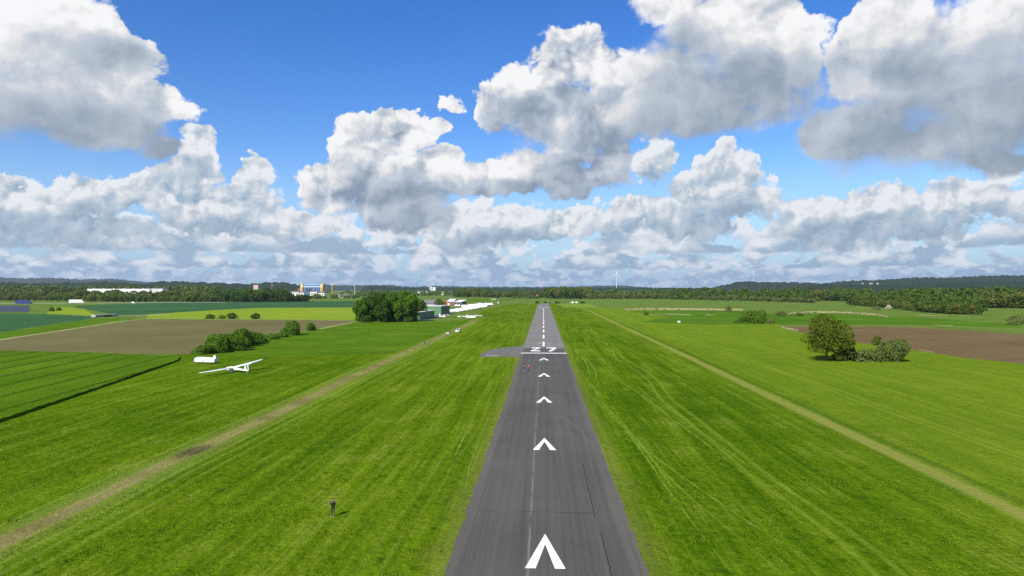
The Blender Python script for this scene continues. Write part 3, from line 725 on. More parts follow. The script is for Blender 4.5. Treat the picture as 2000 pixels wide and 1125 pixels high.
# ------------------------------------------------------------------ trees
def crown_arrays(seed, n, R, z0, z1, leaf, lobes=13, spread=0.66, lobe_r=(.30, .50), up=0.25, dome=0.0):
    """Leaf clumps as kites on the outside of several lobes; returns vertices and quads."""
    rng = np.random.default_rng(seed); H = (z1 - z0) / 2; zc = (z0 + z1) / 2
    if z0 < 0: n = int(n * 2.1); leaf *= 1.15
    c = rng.normal(size=(lobes, 3)); c /= np.linalg.norm(c, axis=1)[:, None]; c *= (rng.uniform(.3, 1, lobes) ** .5 * spread)[:, None]
    c[0] = (0, 0, .25); r = rng.uniform(*lobe_r, lobes); r[0] = .62
    out, dirs = [], []; need = n
    while need > 0:
        k = need * 2
        i = rng.choice(lobes, k, p=r ** 2 / (r ** 2).sum())
        dv = rng.normal(size=(k, 3)); dv[:, 2] += up; dv /= np.linalg.norm(dv, axis=1)[:, None]
        p = c[i] + dv * (r[i] * rng.uniform(.45, 1.0, k) ** .35 * 1.06)[:, None]
        q = np.linalg.norm(p[:, None, :] - c[None], axis=2) / r[None]; q[np.arange(k), i] = 9
        ok = (q.min(1) > .6) & (np.linalg.norm(p, axis=1) < 1.12) & (p[:, 2] > -.93)
        out.append(p[ok][:need]); dirs.append(dv[ok][:need]); need -= len(out[-1])
    p = np.concatenate(out); dv = np.concatenate(dirs)
    if dome: p[:, :2] *= (1.08 - dome * np.clip(p[:, 2:3] + .35, -.6, 1.2))
    p = p * (R, R, H) + (0, 0, zc)
    k = p[:, 2] > 0.05 * leaf; p, dv = p[k], dv[k]
    ph = rng.uniform(0, 6.28, (6, 1)); kk = rng.normal(size=(6, 3)) * 5.5 / max(R, .01)
    lump_ = np.sin(kk @ p.T + ph).sum(0) / 2.4                       # bulges and hollows in the foliage
    mid_ = np.array([0, 0, max(zc, 0)]); p = mid_ + (p - mid_) * (1 + .075 * lump_)[:, None]
    k = (lump_ > -.75) | (rng.random(len(p)) < .45); p, dv = p[k], dv[k]; p[:, 2] = np.maximum(p[:, 2], .03 * leaf)
    nrm = dv * .75 + rng.normal(size=p.shape) * .5; nrm /= np.linalg.norm(nrm, axis=1)[:, None]
    a = np.cross(nrm, rng.normal(size=p.shape)); a /= np.linalg.norm(a, axis=1)[:, None]; b = np.cross(nrm, a)
    s = (leaf * rng.uniform(.55, 1.35, len(p)))[:, None]
    v = np.stack([p + a * s, p + b * s * .62 + nrm * s * .12, p - a * s * .9, p - b * s * .62 - nrm * s * .1], 1).reshape(-1, 3)
    return v, np.arange(len(v)).reshape(-1, 4)
def crown_mesh(seed, n, R, z0, z1, leaf, mat, **k):
    v, f = crown_arrays(seed, n, R, z0, z1, leaf, **k); return np_mesh('crown', v, f, M[mat])
def trunk_mesh(seed, R, z0, z1, r, limbs=5):
    rnd = random.Random(seed); m = MB(); top = z0 + (z1 - z0) * .55
    m.tube([(0, 0, -.2), (rnd.uniform(-.1, .1), 0, z0 * .6), (rnd.uniform(-.2, .2), rnd.uniform(-.2, .2), z0 + (z1 - z0) * .2), (0, 0, top)], [r * 1.25, r, r * .8, r * .3], 7)
    for k in range(limbs):
        a = 2 * math.pi * (k + rnd.random() * .6) / limbs; zz = z0 * .8 + (z1 - z0) * rnd.uniform(.05, .25)
        e = Vector((math.cos(a) * R * .6, math.sin(a) * R * .6, zz + (z1 - z0) * rnd.uniform(.22, .4)))
        m.tube([(0, 0, zz), (e.x * .45, e.y * .45, zz + (e.z - zz) * .4), e], [r * .5, r * .32, r * .1], 5)
    return m.mesh('trunk', M['bark'])
def single_tree(name, label, cat, px, py, height, R, seed, mat='leaf', n=3000, leaf=.32, z0=.2, group=None, trunk=.3, d=None, part='crown', **k):
    p = at(px, py) if d is None else off(px, d)
    t = tag(empty(name, p, random.Random(seed).uniform(0, 6.28)), label, cat, group)
    c = obj(part, crown_mesh(seed, n, R, z0 * height, height, leaf, mat, **k), t)
    c.data.name = part
    obj('trunk' if part == 'crown' else 'stem', trunk_mesh(seed, R, max(.3, z0 * height), height, trunk), t)
    return t
BUSH = dict(part='foliage', z0=-0.55, trunk=.12, up=.5)
# the round tree and its shrubs in the right meadow
single_tree('round_tree', 'broad round-crowned tree with yellow-green leaves beside the ploughed field', 'tree', 1614, 704, 14.4, 8.3, 3, 'leaf_y', 11000, .28, .07, trunk=.38, lobes=30, spread=.82, lobe_r=(.20, .36), up=.05, dome=.3)
single_tree('shrub', 'small yellow-green tree leaning out of the round tree on its right', 'shrub', 1655, 702, 6.6, 3.4, 11, 'leaf_y', 1500, .26, **BUSH)
single_tree('shrub', 'low dark shrub between the round tree and the grey-green bush', 'shrub', 1684, 705, 3.6, 4.0, 12, 'leaf_g', 1200, .24, **BUSH)
single_tree('shrub', 'low leafy shrub just right of the round tree trunk', 'shrub', 1638, 704.5, 2.6, 3.0, 111, 'leaf_y', 700, .26, **BUSH)
single_tree('shrub', 'low shrub filling the gap left of the big grey-green bush', 'shrub', 1712, 705, 4.0, 3.8, 112, 'leaf_g', 1200, .24, **BUSH)
single_tree('bush', 'large rounded grey-green bush right of the round tree', 'bush', 1744, 705.5, 7.0, 5.4, 13, 'leaf_g', 4200, .22, **BUSH, lobes=12)
single_tree('bush', 'small olive bush standing behind the grey-green bush at the soil edge', 'bush', 1712, 674, 3.8, 2.0, 14, 'leaf_y', 600, .26, **BUSH)
single_tree('bush', 'wide dark thicket alone in the wet meadow', 'bush', 1468, 631, 9.0, 7.8, 15, 'leaf', 3400, .34, **BUSH, lobes=12)
single_tree('bush', 'tall end of the thicket in the wet meadow, leaning right', 'bush', 1488, 630, 8.6, 5.2, 16, 'leaf', 1800, .34, **BUSH)
single_tree('bush', 'low bramble at the right foot of the dark thicket', 'bush', 1506, 631, 3.4, 3.2, 17, 'leaf_g', 500, .3, **BUSH)
single_tree('bush', 'flat bramble at the left foot of the dark thicket', 'bush', 1440, 630.5, 2.2, 2.6, 18, 'leaf', 350, .3, **BUSH)
single_tree('bush', 'grey-green willow bush at the end of the pale reed strip', 'bush', 1424, 608, 6.0, 3.6, 19, 'leaf_g', 600, .35, **BUSH)
single_tree('bush', 'small brownish bush left of the thin reeds in the wet meadow', 'bush', 1262, 615.5, 3.6, 2.6, 20, 'leaf_y', 350, .32, **BUSH)
single_tree('bush', 'round willow bush right of the dark thicket', 'bush', 1524, 616.5, 4.6, 5.4, 21, 'leaf_g', 650, .36, **BUSH)
single_tree('bush', 'low willow bush in front of the curved reed strip', 'bush', 1562, 617, 3.0, 3.6, 22, 'leaf_g', 400, .34, **BUSH)
single_tree('bush', 'broad olive bush at the right edge beyond the ploughed field', 'bush', 1992, 634.5, 6.4, 8.6, 23, 'leaf_g', 1800, .34, **BUSH, lobes=12)
single_tree('bush', 'low spreading willow at the foot of the wood spur', 'bush', 1712, 606, 4.5, 4.4, 24, 'leaf_g', 500, .4, **BUSH)
hm = M['blossom'] = leaf_mat('hawthorn_blossom', (.42, .40, .30), (.62, .60, .48))
single_tree('bush', 'cream-white flowering bush against the wood spur', 'bush', 1736, 604, 5.0, 3.6, 25, 'blossom', 500, .36, **BUSH)
# the hedge on the left, behind the gliders
single_tree('bush', 'lowest bush at the field corner end of the hedge behind the white trailer', 'bush', 396, 691.5, 3.2, 4.0, 31, 'leaf', 1100, .26, **BUSH)
single_tree('bush', 'largest bush of the hedge, just above the white trailer', 'bush', 440, 685, 6.6, 7.2, 32, 'leaf', 3400, .28, **BUSH, lobes=12)
single_tree('bush', 'tall bush in the middle of the hedge with a rounded top', 'bush', 474, 676.5, 7.2, 6.4, 33, 'leaf', 2400, .3, **BUSH)
single_tree('bush', 'sloping right end of the big hedge clump', 'bush', 503, 668.5, 4.2, 4.8, 34, 'leaf', 1300, .3, **BUSH)
single_tree('bush', 'bush filling the hedge between its largest and tallest bushes', 'bush', 458, 680.5, 5.4, 5.4, 131, 'leaf', 1800, .28, **BUSH)
single_tree('bush', 'bush between the field corner and the largest hedge bush', 'bush', 418, 688.5, 4.6, 5.0, 132, 'leaf', 1600, .27, **BUSH)
single_tree('bush', 'bush on the hedge slope right of the tallest one', 'bush', 489, 672, 5.6, 5.0, 133, 'leaf', 1600, .28, **BUSH)
single_tree('bush', 'low bramble strip joining the hedge clump to the round bush', 'bush', 530, 662, 2.2, 4.6, 35, 'leaf', 600, .28, **BUSH)
single_tree('bush', 'low bramble just left of the round hedge bush', 'bush', 552, 658, 2.4, 4.2, 36, 'leaf', 500, .28, **BUSH)
single_tree('bush', 'round grey-green hedge bush standing apart in the stubble corner', 'bush', 572, 654.5, 6.9, 5.6, 37, 'leaf', 2000, .32, **BUSH)
single_tree('bush', 'small round bush at the far end of the hedge', 'bush', 608, 645.5, 4.6, 3.2, 38, 'leaf', 900, .3, **BUSH)
single_tree('bush', 'left bush of the group on the farm track', 'bush', 410, 622.5, 3.8, 4.2, 41, 'leaf_d', 500, .34, **BUSH)
single_tree('bush', 'low middle bush of the group on the farm track', 'bush', 433, 622.5, 3.0, 3.4, 42, 'leaf', 350, .34, **BUSH)
single_tree('bush', 'tallest bush of the group on the farm track', 'bush', 454, 622.5, 4.8, 4.0, 43, 'leaf_d', 600, .34, **BUSH)
single_tree('bush', 'lone round bush on the farm track in front of the hay meadow', 'bush', 500, 622.8, 4.2, 3.8, 44, 'leaf_d', 500, .34, **BUSH)
single_tree('bush', 'brown weedy bush at the corner of the solar field', 'bush', 101, 608, 4.2, 3.8, 45, 'leaf_y', 350, .4, **BUSH)
single_tree('bush', 'small dark bush right of the brown weeds near the solar field', 'bush', 115, 606.5, 3.6, 2.8, 46, 'leaf_d', 300, .4, **BUSH)
single_tree('bush', 'dark bush left of the far runway end', 'bush', 1049, 592.5, 3.8, 4.2, 47, 'leaf_d', 300, .5, **BUSH)
single_tree('bush', 'little dark bush at the left edge of the far runway end', 'bush', 1065, 592, 2.8, 3.2, 48, 'leaf_d', 200, .5, **BUSH)
single_tree('bush', 'dark bush right of the blue car at the far runway end', 'bush', 1089, 592.5, 3.4, 5.0, 49, 'leaf_d', 300, .5, **BUSH)
single_tree('bush', 'dark bush right of the two white vans beyond the runway', 'bush', 1137, 592.5, 3.4, 4.4, 50, 'leaf_d', 300, .5, **BUSH)
# the clump of tall trees by the green hangar
clump = [(718, 624.5, 17.5, 6.8, 'tree behind the left end of the tall clump'), (776, 620.5, 20.5, 7.0, 'tree at the back of the tall clump, right of its highest top'), (752, 629, 15.5, 6.2, 'shorter front tree in the middle of the clump'), (785, 628.6, 15.0, 6.0, 'shorter front tree just right of the pale trunk'),
         (708, 628.0, 15.5, 7.0, 'leftmost tree of the tall clump beside the green sheds'), (728, 627.0, 18.5, 7.6, 'second tree from the left in the tall clump'),
         (741, 624.0, 21.0, 7.8, 'tall dark tree left of the middle of the clump'), (757, 622.5, 21.5, 7.6, 'highest tree in the middle of the clump'), (768, 627.5, 20.0, 7.6, 'tree with a pale trunk at the front of the clump'),
         (790, 623.0, 21.0, 7.8, 'broad tall tree right of the middle of the clump'), (803, 627.5, 18.5, 7.4, 'front tree of the clump nearest the low green shed'), (815, 622.5, 16.0, 6.4, 'rightmost tree of the clump, overhanging the low green shed')]
for i, (a, b, h, R, lab) in enumerate(clump):
    single_tree('broadleaf_tree', lab, 'tree', a, b, h, R, 60 + i, 'leaf_d' if i in (0, 2, 5, 6, 7) else 'leaf', 3600, .42, -.06, 'tall trees clumped beside the sheds', lobes=26, lobe_r=(.20, .38), spread=.84, up=.1)
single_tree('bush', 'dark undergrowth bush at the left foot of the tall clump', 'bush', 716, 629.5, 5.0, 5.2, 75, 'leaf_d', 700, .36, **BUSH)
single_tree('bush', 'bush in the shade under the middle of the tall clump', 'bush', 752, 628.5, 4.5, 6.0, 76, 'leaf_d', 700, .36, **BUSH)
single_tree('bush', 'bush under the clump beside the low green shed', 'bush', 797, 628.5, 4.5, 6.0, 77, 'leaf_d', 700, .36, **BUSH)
single_tree('broadleaf_tree', 'dark cone-shaped tree between the grey barn and the brick building', 'tree', 856, 605, 12.0, 5.2, 78, 'leaf_d', 1500, .42, .08)
single_tree('broadleaf_tree', 'small tree behind the grey barn roof', 'tree', 866, 600, 8.0, 3.6, 79, 'leaf', 600, .42, .1)

# ---- woods: the trees one can tell apart along the edge are things, those hidden behind make up the mass
VAR = {}
for mat in ('leaf_mix', 'leaf_g', 'leaf_d', 'leaf_far'):
    VAR[mat] = [(crown_mesh(100 + 7 * k + hash(mat) % 1, 330, (.42, .46, .5)[k % 3], -.07, 1.0, .050, mat, lobes=11 + k % 5, lobe_r=(.30, .48)), k) for k in range(6)]
trunk_small = [trunk_mesh(200 + k, .4, .1, .9, .02, 3) for k in range(3)]
def ordinal(n):
    a = ['', 'first', 'second', 'third', 'fourth', 'fifth', 'sixth', 'seventh', 'eighth', 'ninth', 'tenth', 'eleventh', 'twelfth', 'thirteenth', 'fourteenth', 'fifteenth', 'sixteenth', 'seventeenth', 'eighteenth', 'nineteenth']
    if n < 20: return a[n]
    t, u = divmod(n, 10); return {2: 'twenti', 3: 'thirti', 4: 'forti', 5: 'fifti', 6: 'sixti'}[t] + 'eth' if u == 0 else {2: 'twenty', 3: 'thirty', 4: 'forty', 5: 'fifty', 6: 'sixty'}[t] + '-' + a[u]
mass_v, mass_f, mass_n = {}, {}, {}
CR = {}
def mass_tree(key, p, h, w, rz, seed):
    if seed % 8 not in CR: CR[seed % 8] = crown_arrays(300 + seed % 8, 120, .5, -.06, 1.0, .08, lobes=8)
    v, f = CR[seed % 8]; c, s = math.cos(rz), math.sin(rz)
    q = np.stack([(v[:, 0] * c - v[:, 1] * s) * w + p.x, (v[:, 0] * s + v[:, 1] * c) * w + p.y, v[:, 2] * h + p.z], 1)
    mass_v.setdefault(key, []).append(q); n = mass_n.get(key, 0); mass_f.setdefault(key, []).append(f + n); mass_n[key] = n + len(v)
def wood(key, label, name, edge, depth, hf, hb, count, seed, mat='leaf_mix', cell=9.0, front=2, mat2=None, group=None, wide=1.0):
    """edge [(px, d)] is the front line; trees grow taller with the depth behind it."""
    rnd = random.Random(seed); E_ = sorted(edge); spots = []
    for _ in range(count):
        px = rnd.uniform(E_[0][0], E_[-1][0]); d0 = float(np.interp(px, [e[0] for e in E_], [e[1] for e in E_]))
        t = rnd.random() ** 1.3; spots.append((px, d0 + depth * t, t))
    for px in np.arange(E_[0][0], E_[-1][0] + .1, cell): spots.append((px + rnd.uniform(-2, 2), float(np.interp(px, [e[0] for e in E_], [e[1] for e in E_])) + rnd.uniform(0, 8), 0.0))
    spots.sort(key=lambda s: s[1]); bins = {}; rows = {}
    for i, (px, d, t) in enumerate(spots):
        b = int(px // cell); bins[b] = bins.get(b, 0) + 1
        h = (hf + (hb - hf) * t ** .6) * rnd.uniform(.82, 1.1); p = off(px, d)
        w = h * rnd.uniform(1.0, 1.5) * wide if h > 9 else h * rnd.uniform(1.3, 1.9) * wide
        if bins[b] <= front:
            mm = mat2 if (mat2 and t < .12) else mat
            cm, k = VAR[mm][rnd.randrange(6)]
            o = tag(empty(name, p, rnd.uniform(0, 6.28)), label, 'tree', group or label); o.scale = (w, w, h); rows.setdefault(bins[b], []).append((px, o))
            obj('crown', cm, o); obj('trunk', trunk_small[k % 3], o)
        else: mass_tree(key, p, h, w, rnd.uniform(0, 6.28), i)
    for r, lst in rows.items():
        for k, (_, o) in enumerate(sorted(lst, key=lambda e: e[0])): o['label'] = '%s tree from the left, %s of %s' % (ordinal(k + 1), ('', 'front row', 'second row')[r], label)
wood('wood_r', 'the long wood behind the right meadow', 'wood_tree', [(1312, 1430), (1450, 1250), (1595, 1070)], 260, 8.5, 26, 130, 1, 'leaf_mix', 11, 2, 'leaf_g')
wood('wood_r', 'the grassy bay in the right wood', 'wood_tree', [(1596, 1330), (1668, 1180)], 180, 20, 26, 26, 2, 'leaf_mix', 11, 2)
wood('wood_r', 'the wood spur near the ploughed field', 'wood_tree', [(1662, 930), (1740, 765), (1800, 650), (1860, 598), (1916, 575)], 330, 9.5, 24, 150, 3, 'leaf_mix', 10, 2)
wood('wood_r', 'the wood at the right margin', 'wood_tree', [(1916, 800), (2060, 760)], 240, 19, 25, 50, 4, 'leaf_mix', 13, 2)
wood('wood_c', 'the low belt right of the runway', 'belt_tree', [(1150, 1520), (1312, 1490)], 150, 13, 22, 46, 5, 'leaf_mix', 10, 2, 'leaf_g')
wood('wood_c', 'the tall block beyond the runway end', 'belt_tree', [(1072, 1545), (1152, 1530)], 70, 24, 29, 22, 6, 'leaf_mix', 9, 2)
wood('wood_c', 'the belt left of the runway', 'belt_tree', [(955, 1760), (1010, 1780), (1072, 1700)], 160, 12, 21, 34, 7, 'leaf_mix', 9, 2)
wood('wood_c', 'the low bushes beyond the runway end', 'belt_tree', [(1003, 1560), (1050, 1560)], 60, 7, 9, 6, 17, 'leaf_g', 9, 2)
wood('wood_c', 'the group above the parked trailers', 'belt_tree', [(886, 1900), (958, 1800)], 120, 19, 26, 26, 8, 'leaf_mix', 10, 2)
wood('wood_l', 'the roadside wood on the left', 'roadside_tree', [(-90, 1330), (60, 1290), (180, 1180), (430, 1130)], 330, 11, 21, 230, 9, 'leaf_mix', 12, 2)
wood('wood_d', 'the dark wood behind the wheat', 'shade_toned_tree', [(418, 1190), (500, 1170), (562, 1180)], 120, 18, 24, 66, 10, 'leaf_d', 12, 2)  # cloud shade over this wood is painted into its leaf colour
wood('wood_d', 'the low end of the dark wood', 'shade_toned_tree', [(562, 1180), (598, 1190)], 60, 14, 9, 14, 15, 'leaf_d', 9, 2)
wood('wood_f', 'the trees by the barrel-roofed hall', 'town_tree', [(606, 1500), (700, 1600)], 200, 7, 11, 40, 11, 'leaf_far', 14, 1)
wood('wood_f', 'the trees of the far town', 'town_tree', [(690, 1900), (790, 2150), (890, 2150)], 500, 10, 17, 110, 12, 'leaf_far', 18, 1)
rnd = random.Random(78)
for i in range(190):
    px = rnd.uniform(-110, 430); h = rnd.uniform(24, 36); mass_tree('wood_l', off(px, rnd.uniform(1800, 2300)), h, h * rnd.uniform(.9, 1.4), rnd.uniform(0, 6), i)
# a far-off wooded country that reads as one mass
rnd = random.Random(77)
for i in range(520):
    px = rnd.uniform(-120, 2100); d = rnd.uniform(2300, 4200)
    if 480 < px < 900 and d < 2700: continue
    h = rnd.uniform(10, 18 if 560 < px < 1340 else 24); mass_tree('wood_far', off(px, d), h, h * rnd.uniform(1.5, 2.6), rnd.uniform(0, 6), i)
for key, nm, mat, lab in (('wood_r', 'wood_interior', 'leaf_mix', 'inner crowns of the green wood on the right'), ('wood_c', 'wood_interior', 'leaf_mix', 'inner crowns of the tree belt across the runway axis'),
                          ('wood_l', 'wood_interior', 'leaf_mix', 'inner crowns of the roadside wood on the left'), ('wood_d', 'wood_interior', 'leaf_d', 'inner crowns of the dark wood, cloud shade in its leaf colour'),
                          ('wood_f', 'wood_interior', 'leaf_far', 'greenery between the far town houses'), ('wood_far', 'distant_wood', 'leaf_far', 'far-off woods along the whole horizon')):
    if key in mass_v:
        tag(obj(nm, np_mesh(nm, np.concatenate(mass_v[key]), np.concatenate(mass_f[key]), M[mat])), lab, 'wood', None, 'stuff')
# ------------------------------------------------------------------ gliders and trailers
def ell(x, ry, rz, zc, n=14, y=0.0): return [(x, y + ry * math.cos(2 * math.pi * k / n), zc + rz * math.sin(2 * math.pi * k / n)) for k in range(n)]
def foil(y, x_le, chord, z, thick=.15):
    pr = [(0, 0), (.03, .35), (.12, .75), (.3, 1.0), (.6, .62), (1.0, .03), (.6, -.25), (.3, -.4), (.1, -.35), (.02, -.2)]
    return [(x_le - chord * a, y, z + chord * thick * .5 * b) for a, b in pr]
FUS = [(3.0, .02, .02, .78), (2.85, .14, .13, .79), (2.4, .25, .27, .84), (1.7, .32, .38, .9), (.9, .34, .43, .95), (.1, .32, .41, .99), (-.7, .27, .33, 1.0), (-1.5, .20, .23, .98), (-2.6, .16, .18, .94), (-4.0, .14, .16, .9), (-5.2, .12, .15, .88)]
def glider_meshes():
    f = MB().rings([ell(x_, ry_ * 1.35, rz_ * 1.25, zc_) for x_, ry_, rz_, zc_ in FUS]).mesh('fuselage', M['white'], True)
    c = MB().rings([ell(2.35, .05, .04, 1.08), ell(2.0, .2, .16, 1.12), ell(1.4, .27, .25, 1.16), ell(.8, .27, .25, 1.19), ell(.3, .2, .15, 1.25)]).mesh('canopy_cover', M['white_dull'], True)
    wings = []
    for s in (1, -1):
        st = [(.1, .95, 1.6, 1.18), (3.0, .90, 1.45, 1.34), (6.0, .75, 1.2, 1.50), (8.2, .55, .85, 1.64), (9.0, .40, .55, 1.74)]
        r = [foil(s * y, xl, ch, z, .2) for y, xl, ch, z in st]
        wings.append(MB().rings(r).mesh('wing', M['white'], True))
    fin = MB().rings([[(x, y, z) for x, y in ((-3.9 - sw, 0), (-4.4 - sw, .07), (-5.45 - sw * .3, .015), (-5.45 - sw * .3, -.015), (-4.4 - sw, -.07))] for z, sw in ((.85, 0), (1.5, .18), (2.25, .45))]).mesh('fin', M['white'])
    tp = MB().rings([foil(y, xl, ch, 2.3, .1) for y, xl, ch in ((-1.4, -4.75, .36), (-.5, -4.6, .55), (0, -4.58, .6), (.5, -4.6, .55), (1.4, -4.75, .36))]).mesh('tailplane', M['white'])
    wh = MB().tube([(.55, -.07, .22), (.55, .07, .22)], .22, 12).mesh('wheel', M['dark'])
    tw = MB().tube([(-4.95, -.04, .68), (-4.95, .04, .68)], .11, 10).mesh('tail_wheel', M['dark'])
    dolly = MB().box(-5.05, -.05, .05, -4.85, .05, .8).mesh('tail_dolly', M['grey'])
    gd = MB().box(.1, -.12, .08, .95, -.09, .5).box(.1, .09, .08, .95, .12, .5).mesh('gear_door', M['white'])
    return [('fuselage', f), ('canopy_cover', c), ('wing', wings[0]), ('wing', wings[1]), ('fin', fin), ('tailplane', tp), ('wheel', wh), ('tail_wheel', tw), ('tail_dolly', dolly), ('gear_door', gd)]
GL = glider_meshes()
def slat_(vs, name): return MB().add(vs + [(x, y, z + .02) for x, y, z in vs], [(0, 1, 2, 3), (7, 6, 5, 4), (0, 1, 5, 4), (1, 2, 6, 5), (2, 3, 7, 6), (3, 0, 4, 7)]).mesh(name, M['white_dull'])
GSUB = {'wing0': [('aileron', slat_([(.0, 5.2, 1.50), (-.22, 5.2, 1.48), (-.15, 8.1, 1.65), (.02, 8.1, 1.66)], 'aileron'))], 'wing1': [('aileron', slat_([(.0, -5.2, 1.50), (-.22, -5.2, 1.48), (-.15, -8.1, 1.65), (.02, -8.1, 1.66)], 'aileron'))],
        'fin': [('rudder', MB().box(-5.52, -.02, .9, -5.30, .02, 2.2).mesh('rudder', M['white_dull']))], 'tailplane': [('elevator', MB().box(-5.26, -1.2, 2.29, -5.10, 1.2, 2.31).mesh('elevator', M['white_dull']))],
        'wheel': [('hub', MB().tube([(.55, -.08, .22), (.55, .08, .22)], .1, 8).mesh('hub', M['lightgrey']))]}
def glider(p, direction, roll, label, scale=1.0):
    p = p - Vector((0, 0, .12))
    t = tag(empty('glider', p), label, 'glider', 'gliders on the grass')
    t.rotation_euler = (roll, 0, math.atan2(direction.y, direction.x)); t.scale = (scale,) * 3
    for n, me in GL:
        o = obj(n, me, t)
        for sn, sm in GSUB.get(n if n != 'wing' else 'wing%d' % (me.name != GL[2][1].name), ()): obj(sn, sm, o)
    return t
glider(off(1000 - 73.6 / 180.5 * FPX, 180.5), FW * .5 - RT * .866, math.radians(-5), 'white sailplane with T-tail parked on the grass below the hedge', 1.09)
glider(at(856, 620.5), FW * .1 - RT * 1, math.radians(5), 'white sailplane parked close in front of the low green shed')
glider(at(871, 617.5), RT * 1 + FW * .25, math.radians(-5), 'white sailplane at the corner of the big green hangar')
glider(at(901, 620), RT * -.97 + FW * .2, math.radians(6), 'white sailplane standing alone on the grass right of the hangar')

def trailer_meshes():
    def sec(x, w, z0, z1, rr=.32):
        a = w / 2; return [(x, -a, z0), (x, a, z0), (x, a, z1 - rr), (x, a * .92, z1 - rr * .45), (x, a * .68, z1 - .06), (x, 0, z1), (x, -a * .68, z1 - .06), (x, -a * .92, z1 - rr * .45), (x, -a, z1 - rr)]
    body = MB().rings([sec(-4.2, 1.55, .45, 1.5), sec(-2.0, 1.65, .42, 1.72), (sec(1.5, 1.65, .42, 1.82)), sec(3.4, 1.6, .45, 1.78), sec(4.2, 1.25, .6, 1.45, .25), sec(4.45, .8, .75, 1.15, .15)]).mesh('body', M['white'])
    door = MB().rings([sec(-4.26, 1.4, .5, 1.42), sec(-4.203, 1.45, .48, 1.45)]).mesh('tail_door', M['lightgrey'])
    finbox = MB().rings([[(x, y, z) for x, y in ((-4.1, -.16), (-4.1, .16), (-2.9 - sw, .16), (-2.9 - sw, -.16))] for z, sw in ((1.45, 0), (2.35, .35))]).mesh('fin_box', M['white'])
    wm = [MB().tube([(-.3 + dx, s * .66, .3), (-.3 + dx, s * .86, .3)], .3, 12).mesh('wheel', M['dark']) for s in (1, -1) for dx in (0,)]
    mud = [MB().prism([(-.75, .3), (-.6, .62), (0, .72), (.6, .62), (.75, .3), (.62, .3), (.5, .54), (0, .62), (-.5, .54), (-.62, .3)], s * .9 - .02, s * .9 + .02, 'y').mesh('mudguard', M['grey']) for s in (1, -1)]
    bar = MB().tube([(4.2, 0, .6), (5.6, 0, .5)], .06, 6).tube([(5.2, 0, .52), (5.2, 0, .02)], .04, 6).mesh('drawbar', M['grey'])
    return [('body', body), ('tail_door', door), ('fin_box', finbox), ('wheel', wm[0]), ('wheel', wm[1]), ('mudguard', mud[0]), ('mudguard', mud[1]), ('drawbar', bar)]
TR = trailer_meshes()
TSUB = [MB().box(-4.3, -.25, .8, -4.265, .25, .86).mesh('handle', M['dark'])] + [MB().tube([(-.3, s * .87, .3), (-.3, s * .89, .3)], .16, 10).mesh('hub', M['lightgrey']) for s in (1, -1)]
def trailer(p, direction, label, scale=(1, 1, 1), group='glider trailers'):
    t = tag(empty('glider_trailer', p, math.atan2(direction.y, direction.x)), label, 'trailer', group); t.scale = scale
    for n, me in TR:
        o = obj(n, me, t)
        if n == 'tail_door': obj('handle', TSUB[0], o)
        if n == 'wheel': obj('hub', TSUB[1 if me.vertices[0].co.y > 0 else 2], o)
    return t
trailer(at(402.5, 709.2), RT * -.97 + FW * .25, 'white enclosed glider trailer beside the parked sailplane', (.83, 1.15, 1.0))
A, B = at(889, 609.5), at(944, 600.0)
rnd = random.Random(4)
for k in range(22):
    p = A.lerp(B, k / 21) + RT * rnd.uniform(-.8, .8)
    trailer(p, RT * -1 + FW * rnd.uniform(.1, .3), 'long white glider trailer, %s from the hangar in the slanting row' % ordinal(k + 1), (1.1, 1.5, rnd.uniform(1.3, 1.7)), 'glider trailers parked side by side in the row')
A, B = at(912, 600.5), at(955, 596.0)
for k in range(14):
    trailer(A.lerp(B, k / 13) + RT * rnd.uniform(-2, 2), RT * -1 + FW * rnd.uniform(.0, .4), 'white trailer, %s from the clubhouse in the farther row' % ordinal(k + 1), (1.15, 1.5, rnd.uniform(1.4, 1.9)), 'trailers parked in the farther row')
trailer(at(919.5, 621.4), RT * 1 + FW * -.2, 'white trailer standing right of the lone sailplane', (.85, 1.1, 1.0))
trailer(at(935, 617.5), RT * 1 + FW * .5, 'white trailer apart on the grass nearest the runway', (.8, .7, .45))
trailer(at(893, 598.2), RT * -1 + FW * .2, 'white trailer at the clubhouse wall behind the rows', (.8, 1.1, 1.1))

